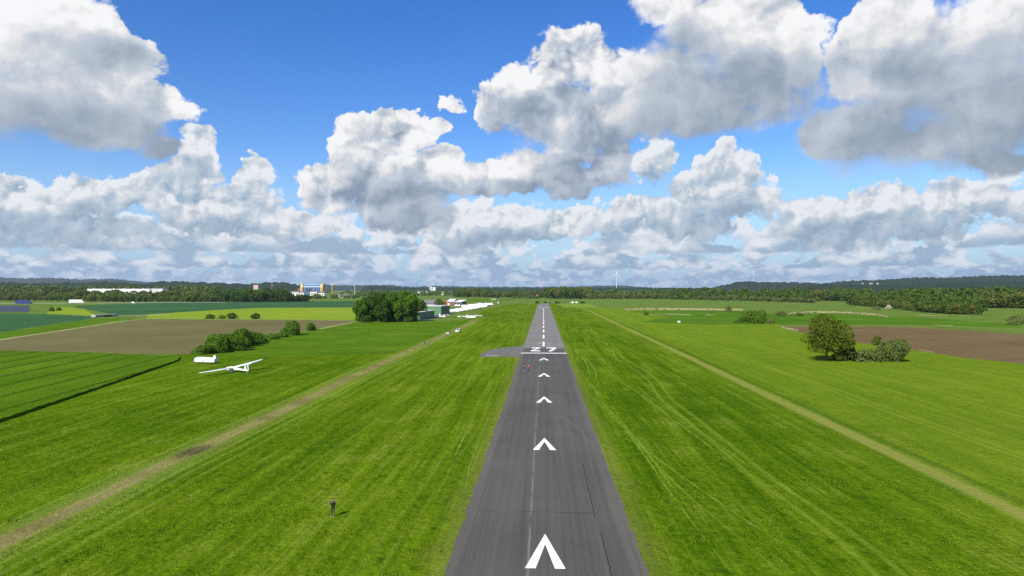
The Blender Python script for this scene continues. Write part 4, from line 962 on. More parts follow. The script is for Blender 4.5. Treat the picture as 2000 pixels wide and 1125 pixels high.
# ------------------------------------------------------------------ vehicles
def car_meshes(paint, van=False, L=4.4, H=1.5, W=1.78):
    a = W / 2
    if van: pr = [(-L / 2, .35), (L / 2, .35), (L / 2, .9), (L * .36, 1.05), (L * .22, H), (-L / 2 + .1, H), (-L / 2, H - .3)]
    else: pr = [(-L / 2, .35), (L / 2, .35), (L / 2, .72), (L * .27, .92), (L * .08, H), (-L * .28, H), (-L * .46, .98), (-L / 2, .9)]
    body = MB().rings([[(x * .985, y, z if z < .5 else z - .03) for x, z in pr] if abs(y) > a * .95 else [(x, y, z) for x, z in pr] for y in (-a, -a * .86, a * .86, a)])
    wind = []
    if van: q = [(L * .23, H - .1), (L * .36, 1.06), (L * .12, 1.06), (L * .12, H - .12)]
    else: q = [(L * .06, H - .08), (L * .24, .95), (-L * .4, .98), (-L * .27, H - .08)]
    for s in (1, -1): wind.append(('side_window', MB().prism(q, s * (a + .004) - .004, s * (a + .004) + .004, 'y').mesh('side_window', M['glass'])))
    x0, z0, x1, z1 = (L * .36, 1.06, L * .22, H) if van else (L * .27, .93, L * .08, H)
    wind.append(('windscreen', MB().add([(x0 - .03 + .03, -a * .8, z0 + .06), (x0, a * .8, z0 + .06), (x1 + .07, a * .74, z1 - .02), (x1 + .07, -a * .74, z1 - .02)], [(0, 1, 2, 3)]).mesh('windscreen', M['glass'])))
    if not van: wind.append(('rear_window', MB().add([(-L * .46, -a * .75, 1.04), (-L * .46, a * .75, 1.04), (-L * .28 - .07, a * .7, H - .03), (-L * .28 - .07, -a * .7, H - .03)], [(3, 2, 1, 0)]).mesh('rear_window', M['glass'])))
    out = [('body', body.mesh('body', M[paint]))] + wind
    for sx in (L * .31, -L * .3):
        for s in (1, -1): out.append(('wheel', MB().tube([(sx, s * (a - .2), .32), (sx, s * (a + .01), .32)], .32, 12).mesh('wheel', M['dark'])))
    for s in (1, -1): out.append(('headlight', MB().box(L / 2 - .02, s * a * .72 - .14, .62, L / 2 + .012, s * a * .72 + .14, .76).mesh('headlight', M['lightgrey'])))
    return out
CARS = {}
def car(p, direction, label, paint='car_white', van=False, name=None, **k):
    key = (paint, van, tuple(k.items()))
    if key not in CARS: CARS[key] = car_meshes(paint, van, **k)
    t = tag(empty(name or ('parked_van' if van else 'parked_car'), p, math.atan2(direction.y, direction.x)), label, 'van' if van else 'car')
    for n, me in CARS[key]:
        o = obj(n, me, t)
        if n == 'wheel':
            c = sum((v.co for v in me.vertices), Vector()) / len(me.vertices); s = 1 if c.y > 0 else -1
            MB().tube([(c.x, c.y + s * .11, .32), (c.x, c.y + s * .13, .32)], .2, 8).build('hubcap', M['lightgrey'], o)
        if n == 'body': MB().box(-.05, me.vertices[-1].co.y + .004, .98, .12, me.vertices[-1].co.y + .03, 1.02).build('door_handle', M['dark'], o)
    return t
car(at(895, 648.5), FW * -1 + RT * -.25, 'white car with dark windscreen on the dirt track', 'car_white', H=1.65)
car(at(1075.5, 592.6), RT * 1 + FW * -.2, 'dark blue car standing at the far runway end', 'navy', L=5.6, H=2.1, W=2.2)
car(at(1117, 592.3), RT * -1, 'white van left of the pair beyond the runway end', 'car_white', True, L=5.4, H=2.7, W=2.1)
car(at(1126.5, 592), RT * 1, 'white van right of the pair beyond the runway end', 'car_white', True, L=4.6, H=2.5, W=2.1)
car(at(937, 598.8), RT * -.7 + FW * -.7, 'silver car in front of the white box lorry', 'car_silver', L=4.6)
car(at(949, 598), RT * .7 + FW * -.7, 'dark blue car right of the white box lorry', 'navy')
car(at(957, 597), RT * .9 + FW * -.3, 'navy car at the end of the trailer rows', 'navy')
car(at(961, 596.4), RT * -.9 + FW * -.3, 'white car at the very end of the trailer rows', 'car_white')
car(at(261.5, 592.5), RT * 1, 'white van driving on the road before the roadside wood', 'car_white', True, L=6.0, H=2.8, W=2.2)
def lorry(p, direction, label, box, cab, L=11.0, H=3.9, name='lorry', tractor=True):
    t = tag(empty(name, p, math.atan2(direction.y, direction.x)), label, 'lorry'); h = L / 2
    MB().box(-h, -1.25, 1.0, h - 2.6, 1.25, H).build('cargo_box', M[box], t)
    MB().prism([(h - 2.3, .6), (h, .6), (h, 1.7), (h - .3, 2.9), (h - .8, 3.1), (h - 2.3, 3.1)], -1.2, 1.2, 'y').build('cab', M[cab], t)
    MB().add([(h + .01, -1.0, 1.75), (h + .01, 1.0, 1.75), (h - .27, 1.0, 2.8), (h - .27, -1.0, 2.8)], [(0, 1, 2, 3)]).build('windscreen', M['glass'], t)
    MB().box(-h + .2, -.5, .7, h - .4, .5, .99).build('chassis', M['dark'], t)
    for x in (-h + 1.2, -h + 2.5, h - 1.2):
        for s in (1, -1):
            w = MB().tube([(x, s * .9, .5), (x, s * 1.22, .5)], .5, 12).build('wheel', M['dark'], t)
            MB().tube([(x, s * 1.221, .5), (x, s * 1.25, .5)], .25, 8).build('rim', M['lightgrey'], w)
    return t
lorry(at(940, 598.4), RT * 1 + FW * -.35, 'tall white box lorry among the parked trailers', 'white_dull', 'white_dull', 8.5, 4.4)
lorry(off(46, 1010), RT * 1, 'blue covered lorry on the road at the left edge', 'blue', 'navy', 24.0, 5.2)
lorry(off(150, 1060), RT * 1, 'white lorry with pale trailer on the road by the wheat field', 'white_dull', 'white_dull', 23.0, 5.6)

# ------------------------------------------------------------------ people
def skin_col(name, c, r=.7): M[name] = plain(name, c, r, .15, 6.0)
for n, c in (('skin', (.48, .29, .21)), ('cloth_black', (.006, .006, .008)), ('cloth_navy', (.016, .02, .05)), ('cloth_red', (.34, .02, .03)), ('cloth_white', (.70, .70, .70)), ('cloth_teal', (.05, .22, .20)),
             ('denim', (.012, .018, .030)), ('trousers_grey', (.16, .165, .17)), ('hair_dark', (.02, .015, .012)), ('hair_grey', (.42, .41, .40)), ('shoe_white', (.6, .6, .58)), ('shoe_dark', (.03, .03, .03))): skin_col(n, c)
def person(p, heading, label, jacket, trousers, hair='hair_dark', shoes='shoe_dark', pose='walk', height=1.78, fingers=False, carry=None):
    """One continuous skinned body; heading is the direction faced (+x local)."""
    s = height / 1.78
    V_, E_, R_ = [], [], []
    def jt(x, y, z, r, par=None):
        V_.append((x * s, y * s, z * s)); R_.append(r * s)
        if par is not None: E_.append((par, len(V_) - 1))
        return len(V_) - 1
    pel = jt(0, 0, .96, .15); ab = jt(0, 0, 1.12, .14, pel); ch = jt(.0, 0, 1.32, .165, ab); nb = jt(-.01, 0, 1.48, .075, ch); nk = jt(.01, 0, 1.55, .058, nb)
    hd = jt(.025, 0, 1.64, .092, nk); jt(.02, 0, 1.72, .078, hd)
    st = {'walk': (.24, -.22), 'stand': (.02, -.02)}[pose]
    for side, sx in ((1, st[0]), (-1, st[1])):
        hp = jt(0, side * .10, .90, .10, pel); kn = jt(sx * .55 + (.05 if sx > .1 else .03), side * .11, .50, .066, hp)
        an = jt(sx, side * (.11 if pose == 'walk' else .13), .09 if sx >= -.1 else .13, .045, kn); jt(sx + .17, side * .13, .035, .036, an)
        sh = jt(0, side * .19, 1.42, .068, ch)
        if pose == 'stand': el = jt(.06, side * .27, 1.16, .05, sh); wr = jt(.26, side * .12, 1.42, .036, el); hn = jt(.31, side * .08, 1.47, .036, wr)
        else: el = jt(-.06 - sx * .3, side * .25, 1.14, .05, sh); wr = jt(.08 - sx * .7, side * .26, .92, .036, el); hn = jt(.10 - sx * .75, side * .25, .85, .036, wr)
        if fingers:
            hv = Vector(V_[hn]) / s
            for k in range(4):
                f1 = jt(hv.x + .05, hv.y - side * (.02 - .018 * k), hv.z + .045 - .014 * k, .010, hn); jt(hv.x + .075 + .004 * (k in (1, 2)), hv.y - side * (.045 - .018 * k), hv.z + .05 - .014 * k, .009, f1)
            t1 = jt(hv.x - .01, hv.y - side * .03, hv.z + .04, .011, hn); jt(hv.x + .015, hv.y - side * .05, hv.z + .055, .010, t1)
    me = bpy.data.meshes.new('body'); me.from_pydata(V_, E_, []); me.update()
    tmp = bpy.data.objects.new('body', me); col.objects.link(tmp)
    sk = tmp.modifiers.new('skin', 'SKIN'); sk.use_smooth_shade = True
    for i, r in enumerate(R_): me.skin_vertices[0].data[i].radius = (r, r)
    me.skin_vertices[0].data[0].use_root = True
    tmp.modifiers.new('sub', 'SUBSURF').levels = 1
    dg = bpy.context.evaluated_depsgraph_get(); nm = bpy.data.meshes.new_from_object(tmp.evaluated_get(dg)); bpy.data.objects.remove(tmp); bpy.data.meshes.remove(me)
    nm.name = 'body'; nm.materials.clear()
    for m in ('skin', jacket, trousers, shoes): nm.materials.append(M[m])
    mi = []
    hands = [Vector(V_[i]) for i in range(len(V_)) if abs(R_[i] - .036 * s) < 1e-6 and V_[i][2] > .5 * s]
    for f in nm.polygons:
        c = f.center / s
        near_hand = any((f.center - h).length < .075 * s for h in hands[1::2]) or any((f.center - h).length < .13 * s and fingers for h in hands[1::2])
        mi.append(0 if (c.z > 1.52 or near_hand) else 3 if c.z < .085 else 2 if c.z < .93 and abs(c.y) < .21 else 1)
    nm.polygons.foreach_set('material_index', mi)
    t = tag(empty('person', p, math.atan2(heading.y, heading.x)), label, 'person')
    obj('body', nm, t)
    hr = MB(); hr.rings([[(.0 * s + r * math.cos(k * .785) * s * 1.05 - .008 * s, r * math.sin(k * .785) * s, (z + (.05 * math.cos(k * .785) if z < 1.7 else 0)) * s) for k in range(8)] for z, r in ((1.64, .094), (1.70, .104), (1.76, .088), (1.80, .045))])
    hr.build('hair', M[hair], t, smooth=True)
    fc = MB().box(.115 * s, -.012 * s, 1.60 * s, .14 * s, .012 * s, 1.645 * s, .004).build('nose', M['skin'], t)
    for sd in (1, -1):
        MB().box(.112 * s, sd * .034 * s - .012 * s, 1.655 * s, .118 * s, sd * .034 * s + .012 * s, 1.668 * s).build('eye', M['hair_dark'], t)
        MB().box(-.005 * s, sd * .094 * s - .01 * s, 1.61 * s, .03 * s, sd * .094 * s + .01 * s, 1.67 * s, .004).build('ear', M['skin'], t)
    MB().box(.110 * s, -.024 * s, 1.575 * s, .116 * s, .024 * s, 1.583 * s).build('mouth', M['cloth_red'], t)
    if carry == 'rucksack': MB().box(-.30 * s, -.15 * s, 1.02 * s, -.13 * s, .15 * s, 1.44 * s, .03).build('rucksack', M[jacket], t)
    return t
pp = at(650.5, 1009.0)
person(pp, (Vector((CAM_X, 0, 0)) - pp).normalized() + RT * -.35, 'person in black jacket and dark jeans standing on the grass, hands raised to the face', 'cloth_black', 'denim', shoes='shoe_white', pose='stand', height=1.80, fingers=True)
hand = tag(empty('handheld_camera', pp), 'small dark camera held up by the lone person on the grass', 'camera')
hd = ((Vector((CAM_X, 0, 0)) - pp).normalized() + RT * -.35).normalized(); hand.rotation_euler[2] = math.atan2(hd.y, hd.x)
MB().box(.335, -.06, 1.49, .375, .06, 1.56).build('camera_body', M['dark'], hand); MB().tube([(.375, 0, 1.525), (.43, 0, 1.525)], .028, 10).build('lens', M['glass'], hand)
person(at(1023.6, 727.4), FW * -1 + RT * .1, 'person in dark blue jacket walking on the runway beside a red coat', 'cloth_navy', 'trousers_grey', 'hair_grey', height=1.78)
person(at(1032.6, 726.2), FW * -1 + RT * .05, 'person in bright red coat walking on the runway', 'cloth_red', 'cloth_black', 'hair_grey', height=1.74, carry='rucksack')
person(at(829.6, 674.4), FW * -1 + RT * -.3, 'person in black walking the dirt track beside a teal jacket', 'cloth_black', 'cloth_black', height=1.75)
person(at(835.0, 674.2), FW * -1 + RT * -.3, 'person in teal jacket and dark trousers on the dirt track', 'cloth_teal', 'cloth_black', height=1.8)
person(at(872.2, 655.6), FW * -1 + RT * -.3, 'person in white shirt and black trousers, leftmost of the four on the track', 'cloth_white', 'cloth_black', height=1.75)
person(at(875.2, 655.2), FW * -1 + RT * -.2, 'person all in white among the four on the track', 'cloth_white', 'cloth_white', height=1.78)
person(at(879.0, 653.4), FW * -1 + RT * -.4, 'person in black with a rucksack among the four on the track', 'cloth_black', 'trousers_grey', height=1.82, carry='rucksack')
person(at(882.6, 652.6), FW * -1 + RT * -.4, 'person in dark clothes, rightmost of the four on the track', 'cloth_navy', 'trousers_grey', height=1.75)

# ------------------------------------------------------------------ buildings
def frame(name, p, right, label, cat='building', group=None):
    return tag(empty(name, p, math.atan2(right.y, right.x)), label, cat, group)
# big green hangar: front towards the camera, long side to the right
rd = (RT * .989 - FW * .148); t = frame('hangar', at(861.5, 615.5), rd, 'big flat-roofed green hangar beside the trailer row')
MB().box(-16, 0, 0, 0, 30, 7.4).build('wall', M['green_wall'], t); MB().box(-16.3, -.3, 7.404, .3, 30.3, 7.75).build('roof', M['lightgrey'], t)
for k in range(6):
    dp_ = MB().box(.004, .6 + k * 4.9, .1, .10, 5.4 + k * 4.9, 6.7).build('door_panel', M['green_shade_side'], t); MB().box(.101, .9 + k * 4.9, 1.0, .14, 1.05 + k * 4.9, 1.5).build('handle', M['lightgrey'], dp_)  # side away from the sun: its shade is in the panel colour
for k in range(12): MB().box(-15.8 + k * 1.32, -.06, .15, -14.56 + k * 1.32, -.004, 7.2).build('cladding_panel', M['green_wall'], t)
# low green shed under the trees
A, B = at(821, 624.8), at(848.5, 620.2); rd = (B - A).normalized(); L = (B - A).length
t = frame('green_shed', A, rd, 'low shade-toned green shed with pale flat roof under the trees')
MB().box(0, 0, 0, L, 13, 5.4).build('wall', M['green_shade_side'], t); MB().prism([(-.4, 5.41), (13.4, 6.1), (13.4, 6.3), (-.4, 5.65)], -.4, L + .4).build('roof', M['lightgrey'], t)  # shaded long wall, darkened through its colour
MB().tube([(L * .5, -.12, 0), (L * .5, -.12, 5.4)], .14, 8).build('downpipe', M['white_dull'], t)
for k in range(7): MB().box(.5 + k * L / 7, -.07, .1, (k + 1) * L / 7 - .2, -.004, 4.9).build('door_panel', M['green_shade_side'], t)
# grey barn
t = frame('barn', off(829, 790), RT + FW * .25, 'grey barn with dark pitched roof behind the hangar')
MB().prism([(0, 0), (11, 0), (11, 5), (5.5, 9), (0, 5)], 0, 15).build('wall', M['render_white'], t)
MB().prism([(-.6, 4.75), (5.5, 9.15), (5.5, 9.5), (-.6, 5.1)], -.5, 15.6).build('roof', M['roof_grey'], t); MB().prism([(11.6, 4.75), (5.5, 9.15), (5.5, 9.5), (11.6, 5.1)], -.5, 15.6).build('roof', M['roof_grey'], t)
MB().box(15.004, 3, 0, 15.1, 8, 4.5).build('door', M['dark'], t)
# brick clubhouse with white sheet roof
t = frame('clubhouse', off(873, 905), RT * .97 - FW * .25, 'red brick clubhouse with white sheet roof and dark long side')
MB().prism([(0, 0), (24, 0), (24, 5.4), (12, 8.6), (0, 5.4)], 0, 9, 'x').build('wall', M['brick'], t)
MB().prism([(-.5, 5.2), (12, 8.62), (12, 8.95), (-.5, 5.55)], -.4, 9.5).build('roof', M['lightgrey'], t); MB().prism([(24.5, 5.2), (12, 8.62), (12, 8.95), (24.5, 5.55)], -.4, 9.5).build('roof', M['lightgrey'], t)
MB().box(1, -.08, 0, 3.6, -.004, 3.4).build('gate', M['white_dull'], t)
MB().box(9.2, .3, 0, 20, 22, 5.0).build('side_wing', M['roof_grey'], t); MB().prism([(0, 5.02), (22.4, 7.2), (22.4, 7.5), (0, 5.3)], 9.52, 20.4).build('wing_roof', M['white_dull'], t)
for k in range(3): MB().box(11 + k * 3, .2, 1.2, 12.6 + k * 3, .296, 3.4).build('window', M['glass'], t)
t = frame('outbuilding', off(858, 915), RT, 'low reddish-roofed outbuilding left of the clubhouse')
MB().box(0, 0, 0, 11, 9, 3.4).build('wall', M['brick'], t); MB().prism([(-.4, 3.2), (9.4, 3.2), (4.5, 6.6)], -.3, 11.3).build('roof', M['roof_red'], t)
t = frame('canopy_shelter', off(893, 1040), RT, 'small pale flat roof behind the clubhouse'); MB().box(0, 0, 4.3, 8, 5, 4.8).build('roof', M['white_dull'], t)
for x in (.3, 7.5): 
    for y in (.3, 4.5): MB().box(x, y, 0, x + .25, y + .25, 4.299).build('post', M['grey'], t)
px_sheet('apron', [(822, 625.8), (846, 622.8), (866, 618.5), (884, 611.5), (915, 604.5), (934, 600.8), (960, 597), (950, 596), (925, 598.5), (900, 602), (880, 607), (862, 613), (845, 616), (822, 619)], M['apron'], 0.03, 0.8, 5)

# ---- far buildings
def house(px, d, w, dp, h, rh, wall, roof, label, rz=0.0, name='house', group=None, windows=2):
    t = tag(empty(name, off(px, d), rz), label, 'house', group)
    MB().prism([(0, 0), (dp, 0), (dp, h), (dp / 2, h + rh), (0, h)], 0, w).build('wall', M[wall], t)
    MB().prism([(-.5, h - .3), (dp / 2, h + rh + .05), (dp / 2, h + rh + .4), (-.5, h + .1)], -.4, w + .4).build('roof', M[roof], t)
    MB().prism([(dp + .5, h - .3), (dp / 2, h + rh + .05), (dp / 2, h + rh + .4), (dp + .5, h + .1)], -.4, w + .4).build('roof', M[roof], t)
    ch = [o for o in t.children if o.name.startswith('roof')]
    if ch and h > 4: MB().box(w * .3, dp * .5 - .5, h + rh * .8, w * .3 + .8, dp * .5 + .4, h + rh + 1.2).build('chimney', M['brick'], ch[0])
    for k in range(windows): MB().box(w * (k + .3) / windows, -.06, h * .35, w * (k + .7) / windows, -.004, h * .75).build('window', M['glass'], t)
    return t
rnd = random.Random(21)
town = [(815, 2650), (822, 2680), (829, 2620), (836, 2700), (862, 2600), (868, 2640), (876, 2590), (884, 2620), (720, 2620), (728, 2650), (742, 2600), (755, 2680), (775, 2700), (792, 2650), (905, 2600), (918, 2640)]
for i, (px, d) in enumerate(town):
    house(px, d, rnd.uniform(9, 14), 9, rnd.uniform(9.5, 12), 3.5, 'render_white', 'roof_red' if i % 3 == 1 else 'roof_grey', '%s pale house from the left in the far town' % ordinal(1 + sorted(town).index((px, d))), rnd.uniform(-.4, .4), group='houses of the far town')
works = [(556, 1900), (570, 1850), (580, 1950), (606, 2000), (622, 1950), (410, 1700), (527, 2000), (660, 1700), (672, 1750)]
for i, (px, d) in enumerate(works):
    house(px, d, rnd.uniform(16, 26), 14, rnd.uniform(11, 14) if px < 640 else 6, 2.5, 'render_white', 'roof_grey', '%s low white works building from the left near the barrel-roofed hall' % ordinal(1 + sorted(works).index((px, d))), rnd.uniform(-.2, .2), group='works buildings by the barrel-roofed hall')
house(1047, 1640, 6, 7, 5, 3, 'render_white', 'roof_red', 'lone white house between the trees on the runway axis', .1)
house(1082, 1565, 6, 7, 12, 4, 'roof_grey', 'roof_grey', 'grey steep roof showing among the dense trees right of the axis', .5)
house(1685, 4400, 7, 14, 60, 4, 'concrete', 'roof_grey', 'left pale house on the wooded hillside', .1)
house(1700, 4420, 16, 14, 60, 4, 'concrete', 'roof_grey', 'long pale house on the wooded hillside', .1)
house(1714, 4380, 7, 14, 61, 4, 'concrete', 'roof_red', 'right pale house on the wooded hillside', .1)
house(476, 1186, 8, 8, 6, 4, 'roof_grey', 'concrete', 'grey-roofed house hidden in the dark wood', .6)
# white tower block
t = frame('tower_block', off(839, 3300), RT, 'pair of white high-rise blocks above the far town')
MB().box(0, 0, 0, 13, 16, 32.5).build('tower', M['render_white'], t); MB().box(15, 3, 0, 28, 19, 31).build('tower', M['render_white'], t); MB().box(13.003, 5, 0, 14.997, 15, 28).build('stair_link', M['grey'], t)
for k in range(7): MB().box(1.5, -.1, 6 + k * 3.6, 11.5, -.01, 7.6 + k * 3.6).build('window_band', M['glass'], t)
# long white warehouse
t = frame('warehouse', off(170, 1560), RT * .998 + FW * .06, 'long white high-bay warehouse above the roadside trees')
MB().box(0, 0, 0, 139, 40, 22.5).build('wall', M['white_dull'], t); MB().box(139.01, 4, 0, 166, 36, 23.2).build('annex', M['lightgrey'], t)
for k in range(13): MB().box(.4 + k * 10.7, -.15, 9, 10.5 + k * 10.7, -.01, 22.2).build('facade_panel', M['white_dull'], t)
for k in range(6): MB().box(8 + k * 22, 10, 22.51, 11 + k * 22, 13, 24).build('roof_light', M['grey'], t)
# glass hall with a barrel roof between two yellow end frames
d = 2200; t = frame('barrel_hall', off(594, d), RT, 'blue glass hall with barrel roof between yellow arched ends')
def arch(r, z0, n=14, k=1.0): return [(r * math.cos(math.pi * i / n) * k, z0 + r * math.sin(math.pi * i / n)) for i in range(n + 1)]
Lh = 34 / FPX * d
pr = [(13, 3)] + [(y, z) for y, z in arch(13, 20, k=1.0)] + [(-13, 3)]; pr = [(y, min(z, 39.5)) for y, z in pr]
MB().prism([(y, z) for y, z in [(13, 0)] + arch(13, 25) + [(-13, 0)]], 0, Lh).build('glass_hall', M['blue_glass'], t)
for k in range(1, 6):
    a = math.pi * (.5 + k * .083); MB().prism([(13.02 * math.cos(a), 25 + 13.02 * math.sin(a)), (13.4 * math.cos(a), 25 + 13.4 * math.sin(a)), (13.4 * math.cos(a + .03), 25 + 13.4 * math.sin(a + .03)), (13.02 * math.cos(a + .03), 25 + 13.02 * math.sin(a + .03))], 0, Lh).build('glazing_bar', M['lightgrey'], t)
MB().prism([(13.1 * math.cos(a), 25 + 13.1 * math.sin(a)) for a in np.linspace(math.pi * .5, math.pi * .68, 7)] + [(13.5 * math.cos(a), 25 + 13.5 * math.sin(a)) for a in np.linspace(math.pi * .68, math.pi * .5, 7)], 0, Lh).build('roof_glazing', M['pale_glass'], t)
for k in range(6): MB().box(10 + k * 3, -13.3, 14, 12.4 + k * 3, -13.01, 24).build('window', M['glass'], t)
for k in range(9): MB().box(k * Lh / 9, -13.5, 2, k * Lh / 9 + .5, -13.02, 25).build('mullion', M['lightgrey'], t)
for x0 in (-8, Lh + .01):
    MB().prism([(15.5, 0)] + arch(15.5, 25) + [(-15.5, 0)], x0, x0 + 8).build('end_frame', M['yellow'], t)
MB().box(-16, -14, 0, -8.01, 10, 24).build('stair_tower', M['roof_red'], t)
# office block, cranes, mast, turbines
t = frame('office_block', off(495, 1900), RT, 'square pale red office block above the dark wood')
MB().box(0, 0, 0, 13, 13, 33.5).build('wall', M['pink'], t)
for k in range(4):
    for j in range(3): MB().box(1.2 + j * 4, -.1, 22 + k * 2.8, 3.8 + j * 4, -.01, 23.6 + k * 2.8).build('window', M['lightgrey'], t)
def lattice(m, h, w, n, r):
    for sx in (-1, 1):
        for sy in (-1, 1): m.tube([(sx * w, sy * w, 0), (sx * w, sy * w, h)], r, 4)
    for k in range(n):
        z0, z1 = h * k / n, h * (k + 1) / n
        for a, b in (((-w, -w), (w, -w)), ((w, -w), (w, w)), ((w, w), (-w, w)), ((-w, w), (-w, -w))): m.tube([(*a, z0), (*b, z1)], r * .7, 3)
    return m
def crane(px, d, top, label, mat, jib=18, rz=0.0):
    h = top_z(top, d); t = frame('tower_crane', off(px, d), RT, label, 'crane'); t.rotation_euler[2] += rz
    lattice(MB(), h, 1.0, 10, .38).build('mast', M[mat], t)
    MB().box(-1.2, -1.2, h + .01, 1.2, 1.2, h + 2).build('cabin', M['white_dull'], t)
    MB().tube([(1.2, 0, h + 2.4), (jib, 0, h + 2.4)], .55, 5).build('jib', M['white_dull'], t); MB().tube([(-1.2, 0, h + 2.4), (-jib * .45, 0, h + 2.4)], .7, 5).build('counter_jib', M['white_dull'], t)
    MB().tube([(0, 0, h + 2), (0, 0, h + 7)], .5, 5).build('apex', M[mat], t)
crane(648.5, 1800, 557, 'yellow tower crane right of the barrel-roofed hall', 'yellow', 9)
crane(531.5, 2300, 558, 'red-brown crane in front of the dark hill', 'roof_red', 5, .8)
t = frame('radio_mast', off(693, 1750), RT, 'thin pale lattice mast above the far trees', 'mast'); lattice(MB(), top_z(552, 1750), .6, 14, .28).build('mast', M['lightgrey'], t)
def turbine(px, d, hub, label, blade=48, rot=.3):
    h = top_z(hub, d); t = frame('wind_turbine', off(px, d), RT, label, 'wind turbine')
    MB().tube([(0, 0, 0), (0, 0, h * .6), (0, 0, h)], [1.9, 1.4, 1.0], 10).build('tower', M['white_dull'], t)
    MB().box(-1.8, -4.5, h - 1.4, 1.8, 5, h + 2.2, .4).build('nacelle', M['white_dull'], t)
    for k in range(3):
        a = rot + k * 2 * math.pi / 3; c, s_ = math.sin(a), math.cos(a)
        MB().rings([[(c * q - s_ * w, -5.2 + th, h + .5 + s_ * q + c * w) for w, th in ((-wd, 0), (0, .35), (wd, 0), (0, -.35))] for q, wd in ((1, .9), (8, 1.9), (24, 1.3), (blade, .3))]).build('blade', M['white_dull'], t)
turbine(1204, 5600, 536, 'white wind turbine above the trees right of the axis', 52, .15)
turbine(1471, 8200, 532, 'faint distant wind turbine before the wooded hill', 50, .6)

# ---- solar field, road, culvert, small markers
for k in range(9):
    d = 640 + k * 21; x0, x1 = -170 + k * 6, 78 - k * 2.2
    a, b = off(x0, d), off(x1, d); L = (b - a).length
    t = tag(empty('solar_panel_row', a, math.atan2((b - a).y, (b - a).x)), 'row of dark solar panels on the left, %s from the front' % ('first', 'second', 'third', 'fourth', 'fifth', 'sixth', 'seventh', 'eighth', 'ninth')[k], 'solar panels', 'solar panel rows')
    n = int(L / 12)
    me = MB().add([(0, 0, .7), (11.7, 0, .7), (11.7, 3.6, 2.5), (0, 3.6, 2.5), (0, .05, .62), (11.7, .05, .62), (11.7, 3.65, 2.42), (0, 3.65, 2.42)], [(0, 1, 2, 3), (7, 6, 5, 4), (0, 1, 5, 4), (1, 2, 6, 5), (2, 3, 7, 6), (3, 0, 4, 7)]).mesh('panel', M['solar'])
    pm = MB().box(5.7, 1.8, 0, 5.9, 2.0, 1.55).mesh('post', M['grey'])
    for j in range(n): obj('panel', me, t, (j * 12, 0, 0)); obj('post', pm, t, (j * 12, 0, 0))
ribbon('road', smooth_path([off(-260, 985), off(0, 1020), off(150, 1072), off(300, 1110), off(440, 1125)], 25), 16, M['apron'], 0.04, 0.02, 3)
t = frame('guard_rail', off(-100, 990), (off(440, 1108) - off(-100, 990)).normalized(), 'long grey guard rail beside the road on the left', 'guard rail')
Lr = (off(440, 1108) - off(-100, 990)).length
MB().box(0, -.05, .5, Lr, .05, .8).build('rail', M['lightgrey'], t)
pm = MB().box(0, .051, 0, .12, .17, .78).mesh('post', M['grey'])
for k in range(int(Lr / 8)): obj('post', pm, t, (k * 8, 0, 0))
t = frame('culvert_bridge', at(187, 619.5), (at(232, 617.5) - at(187, 619.5)).normalized(), 'small concrete culvert bridge over the ditch by the wheat field', 'bridge'); L = (at(232, 617.5) - at(187, 619.5)).length
MB().box(0, 0, 1.2, L, 5, 1.75).build('deck', M['concrete'], t); MB().box(0, .3, 0, L * .34, 4.7, 1.199).build('abutment', M['concrete'], t); MB().box(L * .72, .3, 0, L, 4.7, 1.199).build('abutment', M['concrete'], t)
MB().box(L * .34 + .01, 2.2, 0, L * .72 - .01, 4.6, 1.19).build('opening_shade_block', M['dark'], t)  # solid dark block painted in for the shade under the deck
for k in range(8): MB().box(k * L / 8, .1, 1.751, k * L / 8 + .15, .25, 2.6).build('rail_post', M['grey'], t)
MB().box(0, .1, 2.601, L, .25, 2.72).build('handrail', M['lightgrey'], t)
t = tag(empty('marker_board', at(1326, 630), .4), 'small white marker board tilted in the grass left of the dark thicket', 'marker'); MB().prism([(-1.3, .1), (1.3, .1), (.9, 1.1), (-.7, 1.3)], -.06, .06, 'y').build('board', M['white'], t); MB().tube([(0, .12, 0), (0, .12, .9)], .06, 6).build('post', M['grey'], t)
t = tag(empty('marker_cone', at(973, 591.8)), 'small white cone marker left of the far runway', 'marker'); MB().rings([ell(0, 1, 1, 0)[:0] or [(r * math.cos(k * .785), r * math.sin(k * .785), z) for k in range(8)] for z, r in ((0, 1.7), (.12, 1.6), (.13, 1.0), (2.0, .25))]).build('cone', M['white'], t)
t = frame('earth_bank', off(958, 1385), RT, 'low sandy bank beside a dark shed beyond the trailers', 'bank'); MB().rings([[(x, y, z) for y, z in ((-2, 0), (-.6, h), (.8, h), (2, 0))] for x, h in ((0, .2), (3, 2.2), (8, 2.4), (11, 1.9), (12, .2))]).build('mound', M['reed'], t)
t = frame('field_shed', off(970, 1385), RT, 'small dark field shed right of the sandy bank', 'shed'); MB().prism([(0, 0), (5, 0), (5, 2.6), (2.5, 3.8), (0, 2.6)], 0, 6).build('wall', M['roof_grey'], t); MB().prism([(-.3, 2.5), (2.5, 3.85), (5.3, 2.5), (2.5, 4.05)], -.2, 6.2).build('roof', M['dark'], t)

